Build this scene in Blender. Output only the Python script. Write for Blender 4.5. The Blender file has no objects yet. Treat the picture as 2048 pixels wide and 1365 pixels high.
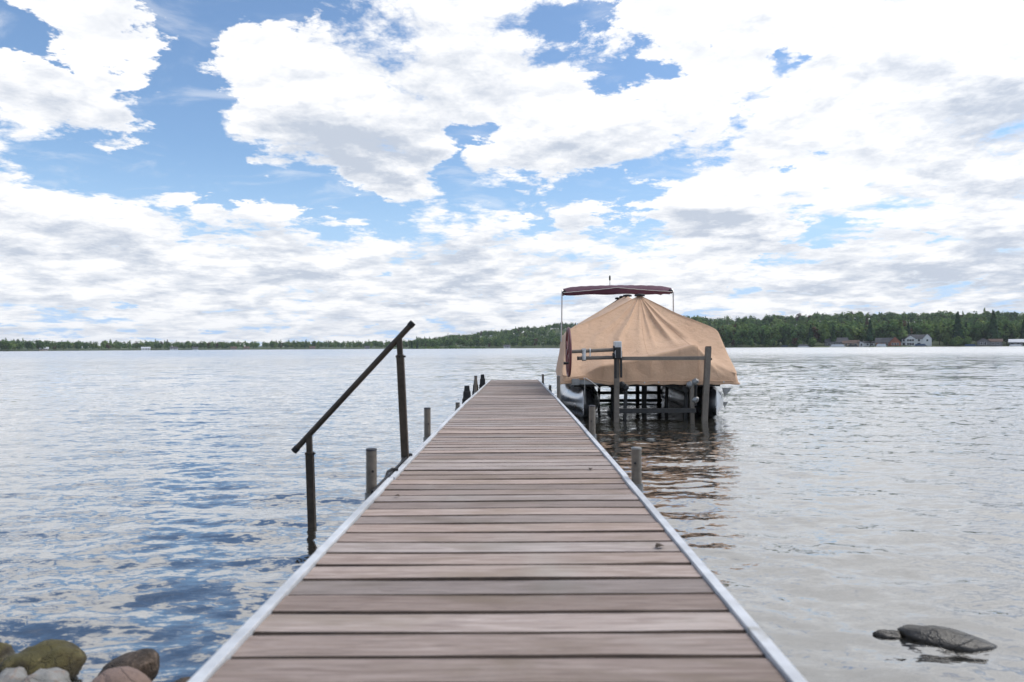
import bpy, bmesh, math, random
import numpy as np
from mathutils import Vector, Matrix, Euler, noise as mnoise

S = bpy.context.scene
COL = S.collection
R = math.radians
random.seed(7)
RNG = np.random.default_rng(11)

# ------------------------------------------------------------------ camera
CAM_H = 1.12                                   # metres above the lake
cd = bpy.data.cameras.new('camera')
cam = bpy.data.objects.new('camera', cd)
COL.objects.link(cam)
cam.location = (0, 0, CAM_H)
cam.rotation_euler = (Euler((R(90.51), 0, 0)).to_matrix() @ Matrix.Rotation(R(-0.31), 3, 'Z')).to_euler()
cd.sensor_width = 36
cd.lens = 25.49
cd.clip_start = 0.05
cd.clip_end = 12000
cd.dof.use_dof = True
cd.dof.focus_distance = 12.0
cd.dof.aperture_fstop = 3.2
S.camera = cam

# ------------------------------------------------------------------ light
SUN_AZ, SUN_EL = 80.0, 56.0                    # degrees right of the dock's axis, above the horizon
sd = bpy.data.lights.new('sun', 'SUN')
sun = bpy.data.objects.new('sun', sd)
COL.objects.link(sun)
sdir = Vector((math.sin(R(SUN_AZ)) * math.cos(R(SUN_EL)), math.cos(R(SUN_AZ)) * math.cos(R(SUN_EL)), math.sin(R(SUN_EL))))
sun.rotation_euler = sdir.to_track_quat('Z', 'Y').to_euler()
sun.location = (20, 20, 40)
sd.energy = 1.9
sd.angle = R(35)
sd.color = (1.0, 0.95, 0.88)

S.view_settings.view_transform = 'Standard'
S.view_settings.look = 'None'
S.view_settings.gamma = 1.0
S.view_settings.use_curve_mapping = False
S.view_settings.exposure = 0.2
S.render.engine = 'CYCLES'
S.cycles.use_denoising = True
S.cycles.max_bounces = 6
S.cycles.adaptive_threshold = .02
S.cycles.transparent_max_bounces = 12
S.cycles.sample_clamp_indirect = 6

# ------------------------------------------------------------------ node helper
class NT:
    def __init__(self, tree):
        self.t = tree; self.n = tree.nodes; self.l = tree.links
    def new(self, kind, **kw):
        nd = self.n.new(kind)
        for k, v in kw.items():
            setattr(nd, k, v)
        return nd
    def put(self, sock, v):
        if isinstance(v, bpy.types.NodeSocket):
            self.l.new(v, sock)
        elif v is not None:
            try:
                sock.default_value = v
            except Exception:
                sock.default_value = tuple(v) + (1.0,)
    def math(self, op, a, b=None, c=None, clamp=False):
        nd = self.new('ShaderNodeMath', operation=op, use_clamp=clamp)
        for i, v in enumerate((a, b, c)):
            if v is not None: self.put(nd.inputs[i], v)
        return nd.outputs[0]
    def vec(self, op, a, b=None, scale=None):
        nd = self.new('ShaderNodeVectorMath', operation=op)
        self.put(nd.inputs[0], a)
        if b is not None: self.put(nd.inputs[1], b)
        if scale is not None: self.put(nd.inputs['Scale'], scale)
        return nd.outputs['Value'] if op in ('LENGTH', 'DOT_PRODUCT', 'DISTANCE') else nd.outputs[0]
    def xyz(self, x, y, z):
        nd = self.new('ShaderNodeCombineXYZ')
        for i, v in enumerate((x, y, z)): self.put(nd.inputs[i], v)
        return nd.outputs[0]
    def sep(self, v):
        nd = self.new('ShaderNodeSeparateXYZ'); self.put(nd.inputs[0], v)
        return nd.outputs
    def noise(self, vec, scale, detail=4, rough=.5, dist=0, out='Fac', dims='3D', w=None):
        nd = self.new('ShaderNodeTexNoise', noise_dimensions=dims)
        if vec is not None: self.put(nd.inputs['Vector'], vec)
        if w is not None: self.put(nd.inputs['W'], w)
        nd.inputs['Scale'].default_value = scale
        nd.inputs['Detail'].default_value = detail
        nd.inputs['Roughness'].default_value = rough
        nd.inputs['Distortion'].default_value = dist
        return nd.outputs[out]
    def rng(self, v, a, b, c=0., d=1., mode='SMOOTHSTEP'):
        nd = self.new('ShaderNodeMapRange', interpolation_type=mode)
        self.put(nd.inputs['Value'], v)
        for k, x in zip(('From Min', 'From Max', 'To Min', 'To Max'), (a, b, c, d)): self.put(nd.inputs[k], x)
        return nd.outputs[0]
    def mix(self, f, a, b, mode='MIX'):
        nd = self.new('ShaderNodeMix', data_type='RGBA', blend_type=mode)
        self.put(nd.inputs[0], f)
        for k, v in ((6, a), (7, b)):
            self.put(nd.inputs[k], v if isinstance(v, bpy.types.NodeSocket) else tuple(v)[:3] + (1.0,))
        return nd.outputs[2]

# ------------------------------------------------------------------ sky: Nishita plus broken cumulus
W = bpy.data.worlds.new('World')
S.world = W
W.use_nodes = True
k = NT(W.node_tree)
k.n.clear()
CLOUDS = [  # azimuth, elevation, half width, half height (degrees), tilt, amount: cloud (+) and open sky (-)
    (-13.6, 16.2, 10.5, 5.2, -30, 1.00), (-17.9, 18.6, 4.6, 3.6, 0, 0.55), (-8.0, 13.2, 5.0, 2.2, -20, 0.5),
    (-32.5, 16.4, 7.4, 3.4, 0, 1.0), (-28.7, 20.4, 6.2, 2.6, -8, 0.70), (-33.5, 23.0, 5.0, 1.6, 0, 0.45),
    (-8.0, 22.3, 15.0, 4.4, 0, 0.60), (5.0, 18.0, 13.0, 4.0, 0, 0.45), (31.0, 18.9, 24.5, 17.5, 0, 0.8),
    (24.2, 36.7, 40.0, 15.8, 0, 0.65), (1.6, 15.6, 8.5, 3.2, 0, 0.65), (16.2, 10.8, 5.5, 3.4, -15, 0.75),
    (-33.5, 8.0, 18.0, 4.6, -6, 0.75), (-4.9, 6.1, 27.6, 4.6, 0, 0.50), (-28.1, 14.3, 4.9, .9, 0, 0.60),
    (-25.6, 11.2, 4.2, 1.0, 0, 0.50), (-18.8, 11.0, 3.6, 1.5, 0, 0.50), (-12.0, 10.0, 4.0, .7, -6, 0.35),
    (-23.6, 16.4, 4.4, 7.0, 12, -0.90), (-26.6, 13.0, 15.0, 2.4, -4, -0.75), (-12.6, 10.7, 10.0, 2.1, -7, -0.75),
    (-35.7, 19.4, 4.6, 2.0, 0, -0.70), (4.2, 23.8, 4.4, 2.4, 0, -0.75), (-33.5, 19.0, 6.5, .9, 4, -0.8), (-26.0, 19.0, 3.0, 1.0, 30, -0.5), (9.6, 19.4, 3.6, 1.9, 0, -0.85),
    (6.6, 12.2, 6.4, 1.3, 0, -0.9), (22.0, 8.6, 4.6, 1.4, -8, -0.95), (-5.0, 15.0, 1.4, 3.8, 25, -0.70),
    (21.0, 20.4, 2.2, 1.3, 0, -0.70), (-21.9, 23.8, 5.6, 2.6, 0, -0.60), (-8.0, 22.2, 2.8, 1.4, 0, -0.65),
    (-9.0, 19.0, 2.6, 1.0, -20, -0.5), (-38.0, 39.0, 42.0, 14.5, 0, -1.7), (-1.6, 16.6, 2.4, .9, 0, -0.5), (15.5, 22.6, 1.4, .9, 0, -0.6)]
BASES = [   # the same for the grey undersides
    (-10.8, 13.7, 8.3, 2.8, -24, 0.95), (-15.2, 15.2, 4.6, 2.6, -10, 0.40), (34.6, 13.9, 9.7, 3.4, 0, 0.80),
    (34.9, 4.6, 11.8, 2.4, 0, 0.75), (16.6, 9.0, 5.0, 1.5, 0, 1.0), (4.2, 15.0, 7.9, 2.0, 0, 0.35),
    (-17.7, 7.4, 7.8, 1.9, 0, 0.60), (-32.5, 6.0, 10.0, 1.6, 0, 0.35), (-0.9, 7.4, 7.9, 2.0, 0, 0.45),
    (-32.1, 15.2, 5.7, 1.6, 0, 0.40), (25.0, 5.4, 10.7, 1.6, 0, 0.45), (-7.0, 4.6, 6.0, 1.0, 0, 0.6), (37.0, 9.5, 6.0, 2.0, 0, .5)]
d = k.new('ShaderNodeTexCoord').outputs['Generated']
dx, dy, dz = k.sep(d)
az = k.math('ARCTAN2', dx, dy)
el = k.math('ARCSINE', dz)
def deck(ox, oz):                                                            # the cloud deck, seen in perspective
    inv = k.math('DIVIDE', 1.0, k.math('ADD', k.math('MAXIMUM', k.math('ADD', dz, oz), 0.0), 0.15))
    return k.xyz(k.math('MULTIPLY', k.math('ADD', dx, ox), inv), k.math('MULTIPLY', dy, inv), 0.0)
plane, up2 = deck(0., 0.), deck(.008, .020)
warp = k.vec('SUBTRACT', k.noise(plane, 3.2, 6, .6, out='Color', dims='2D'), (.5, .5, .5))
ae = k.vec('ADD', k.xyz(az, el, 0.0), k.vec('MULTIPLY', warp, (.17, .085, 0)))
def field(rows, base):
    acc = base
    for a, e, rx, ry, rot, amp in rows:
        m = k.new('ShaderNodeMapping', vector_type='TEXTURE')
        k.put(m.inputs['Vector'], ae)
        m.inputs['Location'].default_value = (R(a), R(e), 0)
        m.inputs['Rotation'].default_value = (0, 0, R(rot))
        m.inputs['Scale'].default_value = (R(rx) * 1.25, R(ry) * 1.25, 1)
        g = k.new('ShaderNodeTexGradient', gradient_type='SPHERICAL')
        k.l.new(m.outputs[0], g.inputs[0])
        acc = k.math('MULTIPLY_ADD', g.outputs['Fac'], amp * .9, acc)
    return acc
cover = field(CLOUDS, k.rng(el, R(0), R(11), .38, -.02))
def puffs(p):
    v = k.new('ShaderNodeTexVoronoi', voronoi_dimensions='2D', feature='F1', normalize=True)
    q_ = k.vec('ADD', p, k.vec('MULTIPLY', warp, (.10, .10, 0)))
    k.put(v.inputs['Vector'], q_)
    for nm, x in (('Scale', 5.5), ('Detail', 4.0), ('Roughness', .66), ('Lacunarity', 2.3)): v.inputs[nm].default_value = x
    return k.math('SUBTRACT', 1.0, v.outputs['Distance'])
def lumps(p, det): return k.noise(p, 2.7, det, .57, .1, dims='2D')
fb, fb2 = lumps(plane, 9), lumps(up2, 7)
pf, pf2 = puffs(plane), puffs(up2)
dens = k.math('ADD', cover, k.math('MULTIPLY', k.math('SUBTRACT', fb, .5), 2.35))
dens = k.math('ADD', dens, k.math('MULTIPLY', k.math('SUBTRACT', pf, .66), 1.35))
soft = k.rng(k.noise(plane, 1.6, 3, .5, dims='2D'), .35, .68, .16, .50)
alpha = k.rng(dens, -.02, soft)
wisp = k.math('MULTIPLY', k.rng(k.noise(k.vec('MULTIPLY', plane, (1., 1.4, 1)), 3.6, 8, .6, .4, dims='2D'), .50, .80), .35)
alpha = k.math('MAXIMUM', alpha, wisp)
under = k.math('ADD', k.math('MULTIPLY', k.math('SUBTRACT', pf2, pf), 1.6), k.math('MULTIPLY', k.math('SUBTRACT', fb2, fb), 2.6))
base = field(BASES, k.rng(el, R(2), R(11), .26, .05))
broad = k.rng(k.noise(k.vec('MULTIPLY', plane, (.8, 1.25, 1)), 1.9, 5, .55, .3, dims='2D'), .42, .66, 0, .40)
shade = k.math('ADD', k.math('ADD', base, broad), under)
shade = k.math('MULTIPLY', k.rng(shade, .04, 1.25, 0, 1.1, 'LINEAR'), k.rng(dens, .05, .5, .35, 1.))
# brighter round the veiled sun
cosang = k.vec('DOT_PRODUCT', d, tuple(sdir))
glow = k.math('POWER', k.math('MAXIMUM', cosang, 0.0), 4.0)
white = k.vec('SCALE', (9.5, 9.55, 9.7), scale=k.math('MULTIPLY_ADD', glow, .55, .98))
grey = k.vec('SCALE', (5.1, 5.65, 6.6), scale=k.math('MULTIPLY_ADD', glow, .35, 1.0))
cloud = k.mix(shade, white, grey)
sky = k.new('ShaderNodeTexSky', sky_type='NISHITA')
sky.sun_disc = False
sky.sun_elevation = R(SUN_EL)
sky.sun_rotation = R(SUN_AZ)
sky.air_density = 1.0
sky.dust_density = .6
sky.ozone_density = 1.6
skyc = k.mix(k.rng(el, R(1), R(15)), (4.4, 6.3, 8.9), k.vec('MULTIPLY', sky.outputs[0], (1.22, 1.36, 1.46)))
bg = k.new('ShaderNodeBackground')
k.put(bg.inputs['Color'], k.mix(alpha, skyc, cloud))
bg.inputs['Strength'].default_value = 0.1
k.l.new(bg.outputs[0], k.new('ShaderNodeOutputWorld').inputs[0])
W.cycles.sampling_method = 'MANUAL'
W.cycles.sample_map_resolution = 512

# ------------------------------------------------------------------ materials
def mat(name):
    m = bpy.data.materials.new(name); m.use_nodes = True
    q = NT(m.node_tree); q.n.clear()
    out = q.new('ShaderNodeOutputMaterial')
    return m, q, out
def principled(q, out, color, rough=.5, metal=0., normal=None, spec=None):
    p = q.new('ShaderNodeBsdfPrincipled')
    q.put(p.inputs['Base Color'], color if isinstance(color, bpy.types.NodeSocket) else tuple(color) + (1.,))
    q.put(p.inputs['Roughness'], rough)
    q.put(p.inputs['Metallic'], metal)
    if spec is not None: q.put(p.inputs['Specular IOR Level'], spec)
    if normal is not None: q.l.new(normal, p.inputs['Normal'])
    q.l.new(p.outputs[0], out.inputs[0])
    return p
def bump(q, h, strength, dist):
    b = q.new('ShaderNodeBump')
    b.inputs['Strength'].default_value = strength
    b.inputs['Distance'].default_value = dist
    q.put(b.inputs['Height'], h)
    return b.outputs[0]
def simple(name, col, rough=.5, metal=0., var=.15, scale=30., bmp=0.0, spots=None, spec=None):
    m, q, out = mat(name)
    co = q.new('ShaderNodeTexCoord').outputs['Object']
    n = q.noise(co, scale, 5, .6)
    n2 = q.noise(co, scale * .13, 3, .5)
    f = q.math('ADD', q.math('MULTIPLY', n, .5), q.math('MULTIPLY', n2, .5))
    dark = tuple(c * (1 - var * 1.6) for c in col); light = tuple(min(1, c * (1 + var)) for c in col)
    c = q.mix(q.rng(f, .3, .7), dark, light)
    if spots:
        c = q.mix(q.rng(q.noise(co, spots[1], 4, .6), spots[2], spots[2] + .1), c, spots[0])
    nm = bump(q, n, bmp, .01) if bmp else None
    principled(q, out, c, q.rng(n, .3, .7, max(.05, rough - .08), min(1, rough + .1), 'LINEAR'), metal, nm, spec)
    return m
M = {}
M['edge_paint'] = simple('edge_paint', (.60, .61, .62), .5, .0, .16, 14, spots=((.40, .39, .36), 6, .60))
M['pipe'] = simple('galvanised_pipe', (.19, .165, .135), .5, .45, .2, 50, spots=((.22, .11, .05), 9, .66))
M['cap'] = simple('pipe_cap', (.05, .05, .055), .6, 0, .2, 40)
M['bronze'] = simple('bronze_rail', (.062, .048, .035), .42, .35, .25, 30)
M['black'] = simple('black_rubber', (.012, .012, .013), .6, 0, .3, 40)
M['alu'] = simple('brushed_aluminium', (.62, .62, .63), .30, 1., .08, 5)
M['alu_dull'] = simple('dull_aluminium', (.30, .30, .29), .45, .85, .2, 25)
M['lift_grey'] = simple('lift_grey', (.175, .148, .118), .5, .15, .2, 22)
M['lift_dark'] = simple('lift_dark_steel_shade', (.030, .029, .027), .5, .2, .25, 22)  # dark fittings, and painted shade for the frame under the boat
M['winch_white'] = simple('winch_white', (.62, .62, .60), .4, .1, .1, 40)
M['maroon_plastic'] = simple('maroon_plastic', (.13, .035, .035), .4, 0, .2, 30)
M['engine'] = simple('engine_black', (.02, .021, .024), .3, 0, .2, 30)
M['deck_edge'] = simple('deck_edge', (.34, .345, .35), .4, .7, .12, 30)
M['rope'] = simple('rope', (.62, .60, .56), .8, 0, .15, 90)
M['leaf_dry'] = simple('dry_leaf', (.06, .035, .018), .8, 0, .3, 90)

def make_water():
    m, q, out = mat('lake_water')
    pos = q.new('ShaderNodeNewGeometry')
    P = pos.outputs['Position']
    N = pos.outputs['Normal']
    px, py, pz = q.sep(P)
    rr = q.vec('LENGTH', P)
    far = q.rng(rr, 5, 40, 0, 1)
    # ripples as slope noise (independent of distance), long crests across the wind
    tot = None
    for sc, ax, ay, amp, det in ((14.0, .55, 1.25, .28, 4), (36., .6, 1.2, .14, 3), (3.4, .45, 1.2, .08, 4)):
        v = q.vec('MULTIPLY', P, (ax, ay, 1.))
        c = q.vec('SUBTRACT', q.noise(v, sc, det, .55, .4, out='Color'), (.5, .5, .5))
        c = q.vec('MULTIPLY', c, (amp * 1.2, amp * 2.0, 0))
        tot = c if tot is None else q.vec('ADD', tot, c)
    # gusts: calm slicks and rougher patches
    gust = q.rng(q.noise(q.vec('MULTIPLY', P, (.03, .09, 0)), 1.0, 4, .55), .32, .68, .55, 1.25)
    tot = q.vec('SCALE', tot, scale=gust)
    c = q.vec('SUBTRACT', q.noise(q.vec('MULTIPLY', P, (.5, 1.1, 0)), .9, 3, .5, out='Color'), (.5, .5, .5))
    tot = q.vec('ADD', tot, q.vec('SCALE', q.vec('MULTIPLY', c, (.22, .55, 0)), scale=far))
    nn = q.vec('NORMALIZE', q.vec('ADD', N, tot))
    fr = q.new('ShaderNodeFresnel'); fr.inputs['IOR'].default_value = 1.42
    q.l.new(nn, fr.inputs['Normal'])
    gl = q.new('ShaderNodeBsdfGlossy'); q.put(gl.inputs['Roughness'], q.rng(rr, 18, 160, .03, .24))
    gl.inputs['Color'].default_value = (1, 1, 1, 1)
    q.l.new(nn, gl.inputs['Normal'])
    tr = q.new('ShaderNodeBsdfTransparent'); tr.inputs['Color'].default_value = (.40, .43, .41, 1)
    df = q.new('ShaderNodeBsdfDiffuse'); q.put(df.inputs['Color'], q.mix(q.rng(rr, 10, 30), (.048, .045, .033), (.030, .048, .070)))
    body = q.new('ShaderNodeMixShader')
    q.put(body.inputs[0], q.rng(rr, 2, 14, .25, 1.0, 'LINEAR'))
    q.l.new(tr.outputs[0], body.inputs[1]); q.l.new(df.outputs[0], body.inputs[2])
    mx = q.new('ShaderNodeMixShader')
    q.put(mx.inputs[0], q.math('POWER', fr.outputs[0], .45)); q.l.new(body.outputs[0], mx.inputs[1]); q.l.new(gl.outputs[0], mx.inputs[2])
    q.l.new(mx.outputs[0], out.inputs[0])
    return m
M['water'] = make_water()

def make_ground():
    m, q, out = mat('ground_sand')
    P = q.new('ShaderNodeNewGeometry').outputs['Position']
    rr = q.vec('LENGTH', P)
    a = q.noise(P, 3.0, 6, .6); b = q.noise(P, 22.0, 4, .6)
    sand = q.mix(q.rng(a, .3, .7), (.105, .075, .042), (.20, .155, .095))
    sand = q.mix(q.rng(b, .45, .7), sand, (.07, .06, .045))
    grass = q.mix(q.rng(q.noise(P, .05, 5, .6), .35, .65), (.035, .055, .02), (.085, .11, .035))
    c = q.mix(q.rng(rr, 60, 120), sand, grass)
    principled(q, out, c, .95, 0, bump(q, b, .6, .03))
    return m
M['ground'] = make_ground()

def make_plank():
    m, q, out = mat('weathered_plank')
    oi = q.new('ShaderNodeObjectInfo')
    rnd = oi.outputs['Random']
    co = q.new('ShaderNodeTexCoord').outputs['Object']
    P = q.new('ShaderNodeNewGeometry').outputs['Position']
    off = q.xyz(q.math('MULTIPLY', rnd, 37.), q.math('MULTIPLY', rnd, 91.), q.math('MULTIPLY', rnd, 13.))
    v = q.vec('ADD', co, off)
    g1 = q.noise(q.vec('MULTIPLY', v, (1.6, 22., 22.)), 2.0, 9, .68, 1.2)       # long grain
    g2 = q.noise(q.vec('MULTIPLY', v, (2.2, 62., 60.)), 2.0, 5, .62, .6)      # fine fibres
    patch = q.noise(q.vec('MULTIPLY', v, (2.2, 5., 1.)), 1.0, 4, .6, .3)
    # knots
    vo = q.new('ShaderNodeTexVoronoi'); q.put(vo.inputs['Vector'], q.vec('MULTIPLY', v, (1.6, 7., 0.)))
    vo.inputs['Scale'].default_value = 1.0
    knot = q.rng(vo.outputs['Distance'], .03, .11, 1., 0.)
    c = q.mix(q.rng(g1, .28, .74), (.268, .198, .162), (.515, .418, .366))
    c = q.mix(q.math('MULTIPLY', q.rng(g2, .50, .66), .55), c, (.16, .118, .098))
    c = q.mix(q.math('MULTIPLY', q.rng(patch, .48, .70), .6), c, (.235, .18, .128))
    c = q.mix(q.math('MULTIPLY', knot, .55), c, (.12, .08, .055))
    # broad pale patches: sky sheen painted into the plank colour
    px, py, pz = q.sep(P)
    sky_sheen = q.noise(q.vec('MULTIPLY', P, (1.1, .55, 0)), 1.0, 5, .6, .3)
    c = q.mix(q.math('MULTIPLY', q.rng(sky_sheen, .50, .70), .40), c, (.46, .43, .385))
    hs = q.new('ShaderNodeHueSaturation')
    q.put(hs.inputs['Value'], q.rng(rnd, 0, 1, .70, 1.22, 'LINEAR'))
    q.put(hs.inputs['Saturation'], q.rng(q.math('FRACT', q.math('MULTIPLY', rnd, 17.3)), 0, 1, .75, 1.2, 'LINEAR'))
    q.put(hs.inputs['Color'], c)
    h = q.math('ADD', q.math('MULTIPLY', g1, .6), q.math('MULTIPLY', g2, .4))
    principled(q, out, hs.outputs[0], q.rng(g1, .3, .7, .62, .8, 'LINEAR'), 0, bump(q, h, .55, .004), .35)
    return m
M['plank'] = make_plank()
M['plank_side'] = simple('shaded_plank_side', (.085, .060, .045), .9, 0, .3, 25)

def make_canvas(name, c1, c2, rough, weave=420.):
    m, q, out = mat(name)
    co = q.new('ShaderNodeTexCoord').outputs['Object']
    n = q.noise(co, 1.7, 5, .6, .3); st = q.noise(q.vec('MULTIPLY', co, (3., 3., .5)), 2.2, 5, .65)
    c = q.mix(q.rng(n, .3, .7), c1, c2)
    c = q.mix(q.math('MULTIPLY', q.rng(st, .52, .72), .40), c, tuple(x * .62 for x in c1))
    c = q.mix(q.math('MULTIPLY', q.rng(q.noise(co, 3.1, 7, .7, .8), .60, .70), .22), c, tuple(min(.8, x * 1.3) for x in c2))
    w = q.new('ShaderNodeTexWave'); q.put(w.inputs['Vector'], co); w.inputs['Scale'].default_value = weave
    wr = q.noise(co, 9., 4, .55, .6)
    h = q.math('ADD', q.math('MULTIPLY', wr, 1.0), q.math('MULTIPLY', w.outputs['Fac'], .03))
    p = principled(q, out, c, rough, 0, bump(q, h, .55, .025), .25)
    p.inputs['Sheen Weight'].default_value = .12
    return m
M['canvas'] = make_canvas('tan_canvas', (.575, .365, .230), (.645, .425, .275), .85)
M['maroon'] = make_canvas('maroon_canvas', (.095, .036, .055), (.13, .055, .08), .8)

def make_rock(name, c1, c2, c3, sc, moss=None):
    m, q, out = mat(name)
    co = q.new('ShaderNodeTexCoord').outputs['Object']
    P = q.new('ShaderNodeNewGeometry').outputs
    a = q.noise(co, sc, 6, .62, .3); b = q.noise(co, sc * 6, 4, .6)
    c = q.mix(q.rng(a, .3, .68), c1, c2)
    c = q.mix(q.math('MULTIPLY', q.rng(b, .5, .7), .55), c, c3)
    if moss:
        up = q.rng(q.math('ADD', q.sep(P['Normal'])[2], q.math('MULTIPLY', q.math('SUBTRACT', q.noise(co, sc * 1.6, 5, .65), .5), 1.6)), .45, .95)
        c = q.mix(q.math('MULTIPLY', up, .5), c, moss)
    z = q.sep(P['Position'])[2]
    wet = q.rng(z, .01, .075, 1., 0.)                                          # wet band at the waterline
    c = q.mix(q.math('MULTIPLY', wet, .65), c, (.02, .017, .012))
    vo = q.new('ShaderNodeTexVoronoi', feature='DISTANCE_TO_EDGE'); q.put(vo.inputs['Vector'], q.vec('ADD', co, q.vec('SCALE', q.noise(co, sc, 4, .6, out='Color'), scale=.12))); vo.inputs['Scale'].default_value = sc * 1.3
    crack = q.rng(vo.outputs['Distance'], .0, .035, 1., 0.)
    c = q.mix(q.math('MULTIPLY', crack, q.rng(a, .45, .6, 0, .5)), c, (.02, .017, .013))
    lich = q.rng(q.noise(co, sc * 2.2, 5, .7), .58, .66)
    c = q.mix(q.math('MULTIPLY', lich, q.rng(wet, 0, 1, .6, 0, 'LINEAR')), c, tuple(min(.5, x * 2.2 + .02) for x in c2))
    h = q.math('ADD', q.math('MULTIPLY', b, .6), q.math('ADD', q.math('MULTIPLY', q.noise(co, sc * 20, 3, .6), .4), q.math('MULTIPLY', crack, -.4)))
    principled(q, out, c, q.rng(wet, 0, 1, .8, .22, 'LINEAR'), 0, bump(q, h, .7, .012))
    return m
M['rock_moss'] = make_rock('mossy_rock', (.030, .023, .012), (.085, .066, .022), (.07, .06, .035), 9, (.12, .105, .030))
M['rock_brown'] = make_rock('brown_rock', (.030, .023, .017), (.095, .066, .046), (.16, .12, .09), 8)
M['rock_pink'] = make_rock('pink_rock', (.20, .135, .105), (.27, .19, .155), (.17, .12, .10), 5)
M['rock_grey'] = make_rock('grey_rock', (.19, .185, .165), (.33, .32, .30), (.26, .16, .11), 7)
M['rock_slate'] = make_rock('slate_rock', (.030, .026, .020), (.095, .082, .062), (.022, .021, .019), 6)

def make_leaf(name, rows, trans=.25):
    # rows: three greens picked by the 'tint' attribute of each crown, varied leaf clump by leaf clump
    m, q, out = mat(name)
    at = q.new('ShaderNodeAttribute'); at.attribute_name = 'tint'
    r_, g_, b_ = q.sep(at.outputs['Vector'])
    rnd = q.new('ShaderNodeObjectInfo').outputs['Random']
    f = q.math('FRACT', q.math('ADD', r_, q.math('MULTIPLY', rnd, .6)))
    c = q.mix(q.rng(f, .0, .5, mode='LINEAR'), rows[0], rows[1])
    c = q.mix(q.rng(f, .55, 1., mode='LINEAR'), c, rows[2])
    c = q.mix(q.rng(b_, .5, 1., 0, 1), c, (.105, .072, .045))
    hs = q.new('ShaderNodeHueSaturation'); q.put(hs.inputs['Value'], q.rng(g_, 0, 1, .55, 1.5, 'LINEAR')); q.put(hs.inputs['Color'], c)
    df = q.new('ShaderNodeBsdfDiffuse'); q.l.new(hs.outputs[0], df.inputs[0])
    tl = q.new('ShaderNodeBsdfTranslucent'); q.l.new(hs.outputs[0], tl.inputs[0])
    mx = q.new('ShaderNodeMixShader'); mx.inputs[0].default_value = trans
    q.l.new(df.outputs[0], mx.inputs[1]); q.l.new(tl.outputs[0], mx.inputs[2]); q.l.new(mx.outputs[0], out.inputs[0])
    return m
M['leaf'] = make_leaf('foliage', ((.070, .120, .055), (.120, .195, .068), (.200, .265, .090)), .42)
M['needle'] = make_leaf('pine_foliage', ((.028, .055, .034), (.042, .082, .040), (.075, .115, .045)), .25)
M['bark'] = simple('bark', (.085, .065, .05), .9, 0, .3, 1.0)
M['h_white'] = simple('white_siding', (.72, .72, .70), .6, 0, .05, 2)
M['h_grey'] = simple('grey_siding', (.17, .165, .16), .7, 0, .12, 2)
M['h_brick'] = simple('red_brick', (.30, .115, .065), .8, 0, .15, 2)
M['h_tan'] = simple('tan_siding', (.36, .28, .20), .7, 0, .12, 2)
M['roof_grey'] = simple('grey_shingle', (.085, .085, .09), .9, 0, .2, 2)
M['roof_brown'] = simple('brown_shingle', (.13, .085, .065), .9, 0, .2, 2)
M['roof_white'] = simple('white_metal_roof', (.60, .61, .62), .4, .1, .05, 2)
M['glass'] = simple('window_glass', (.012, .014, .018), .12, 0, .1, 2)
M['h_blue'] = simple('blue_tarp', (.035, .07, .13), .6, 0, .15, 2)

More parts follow.
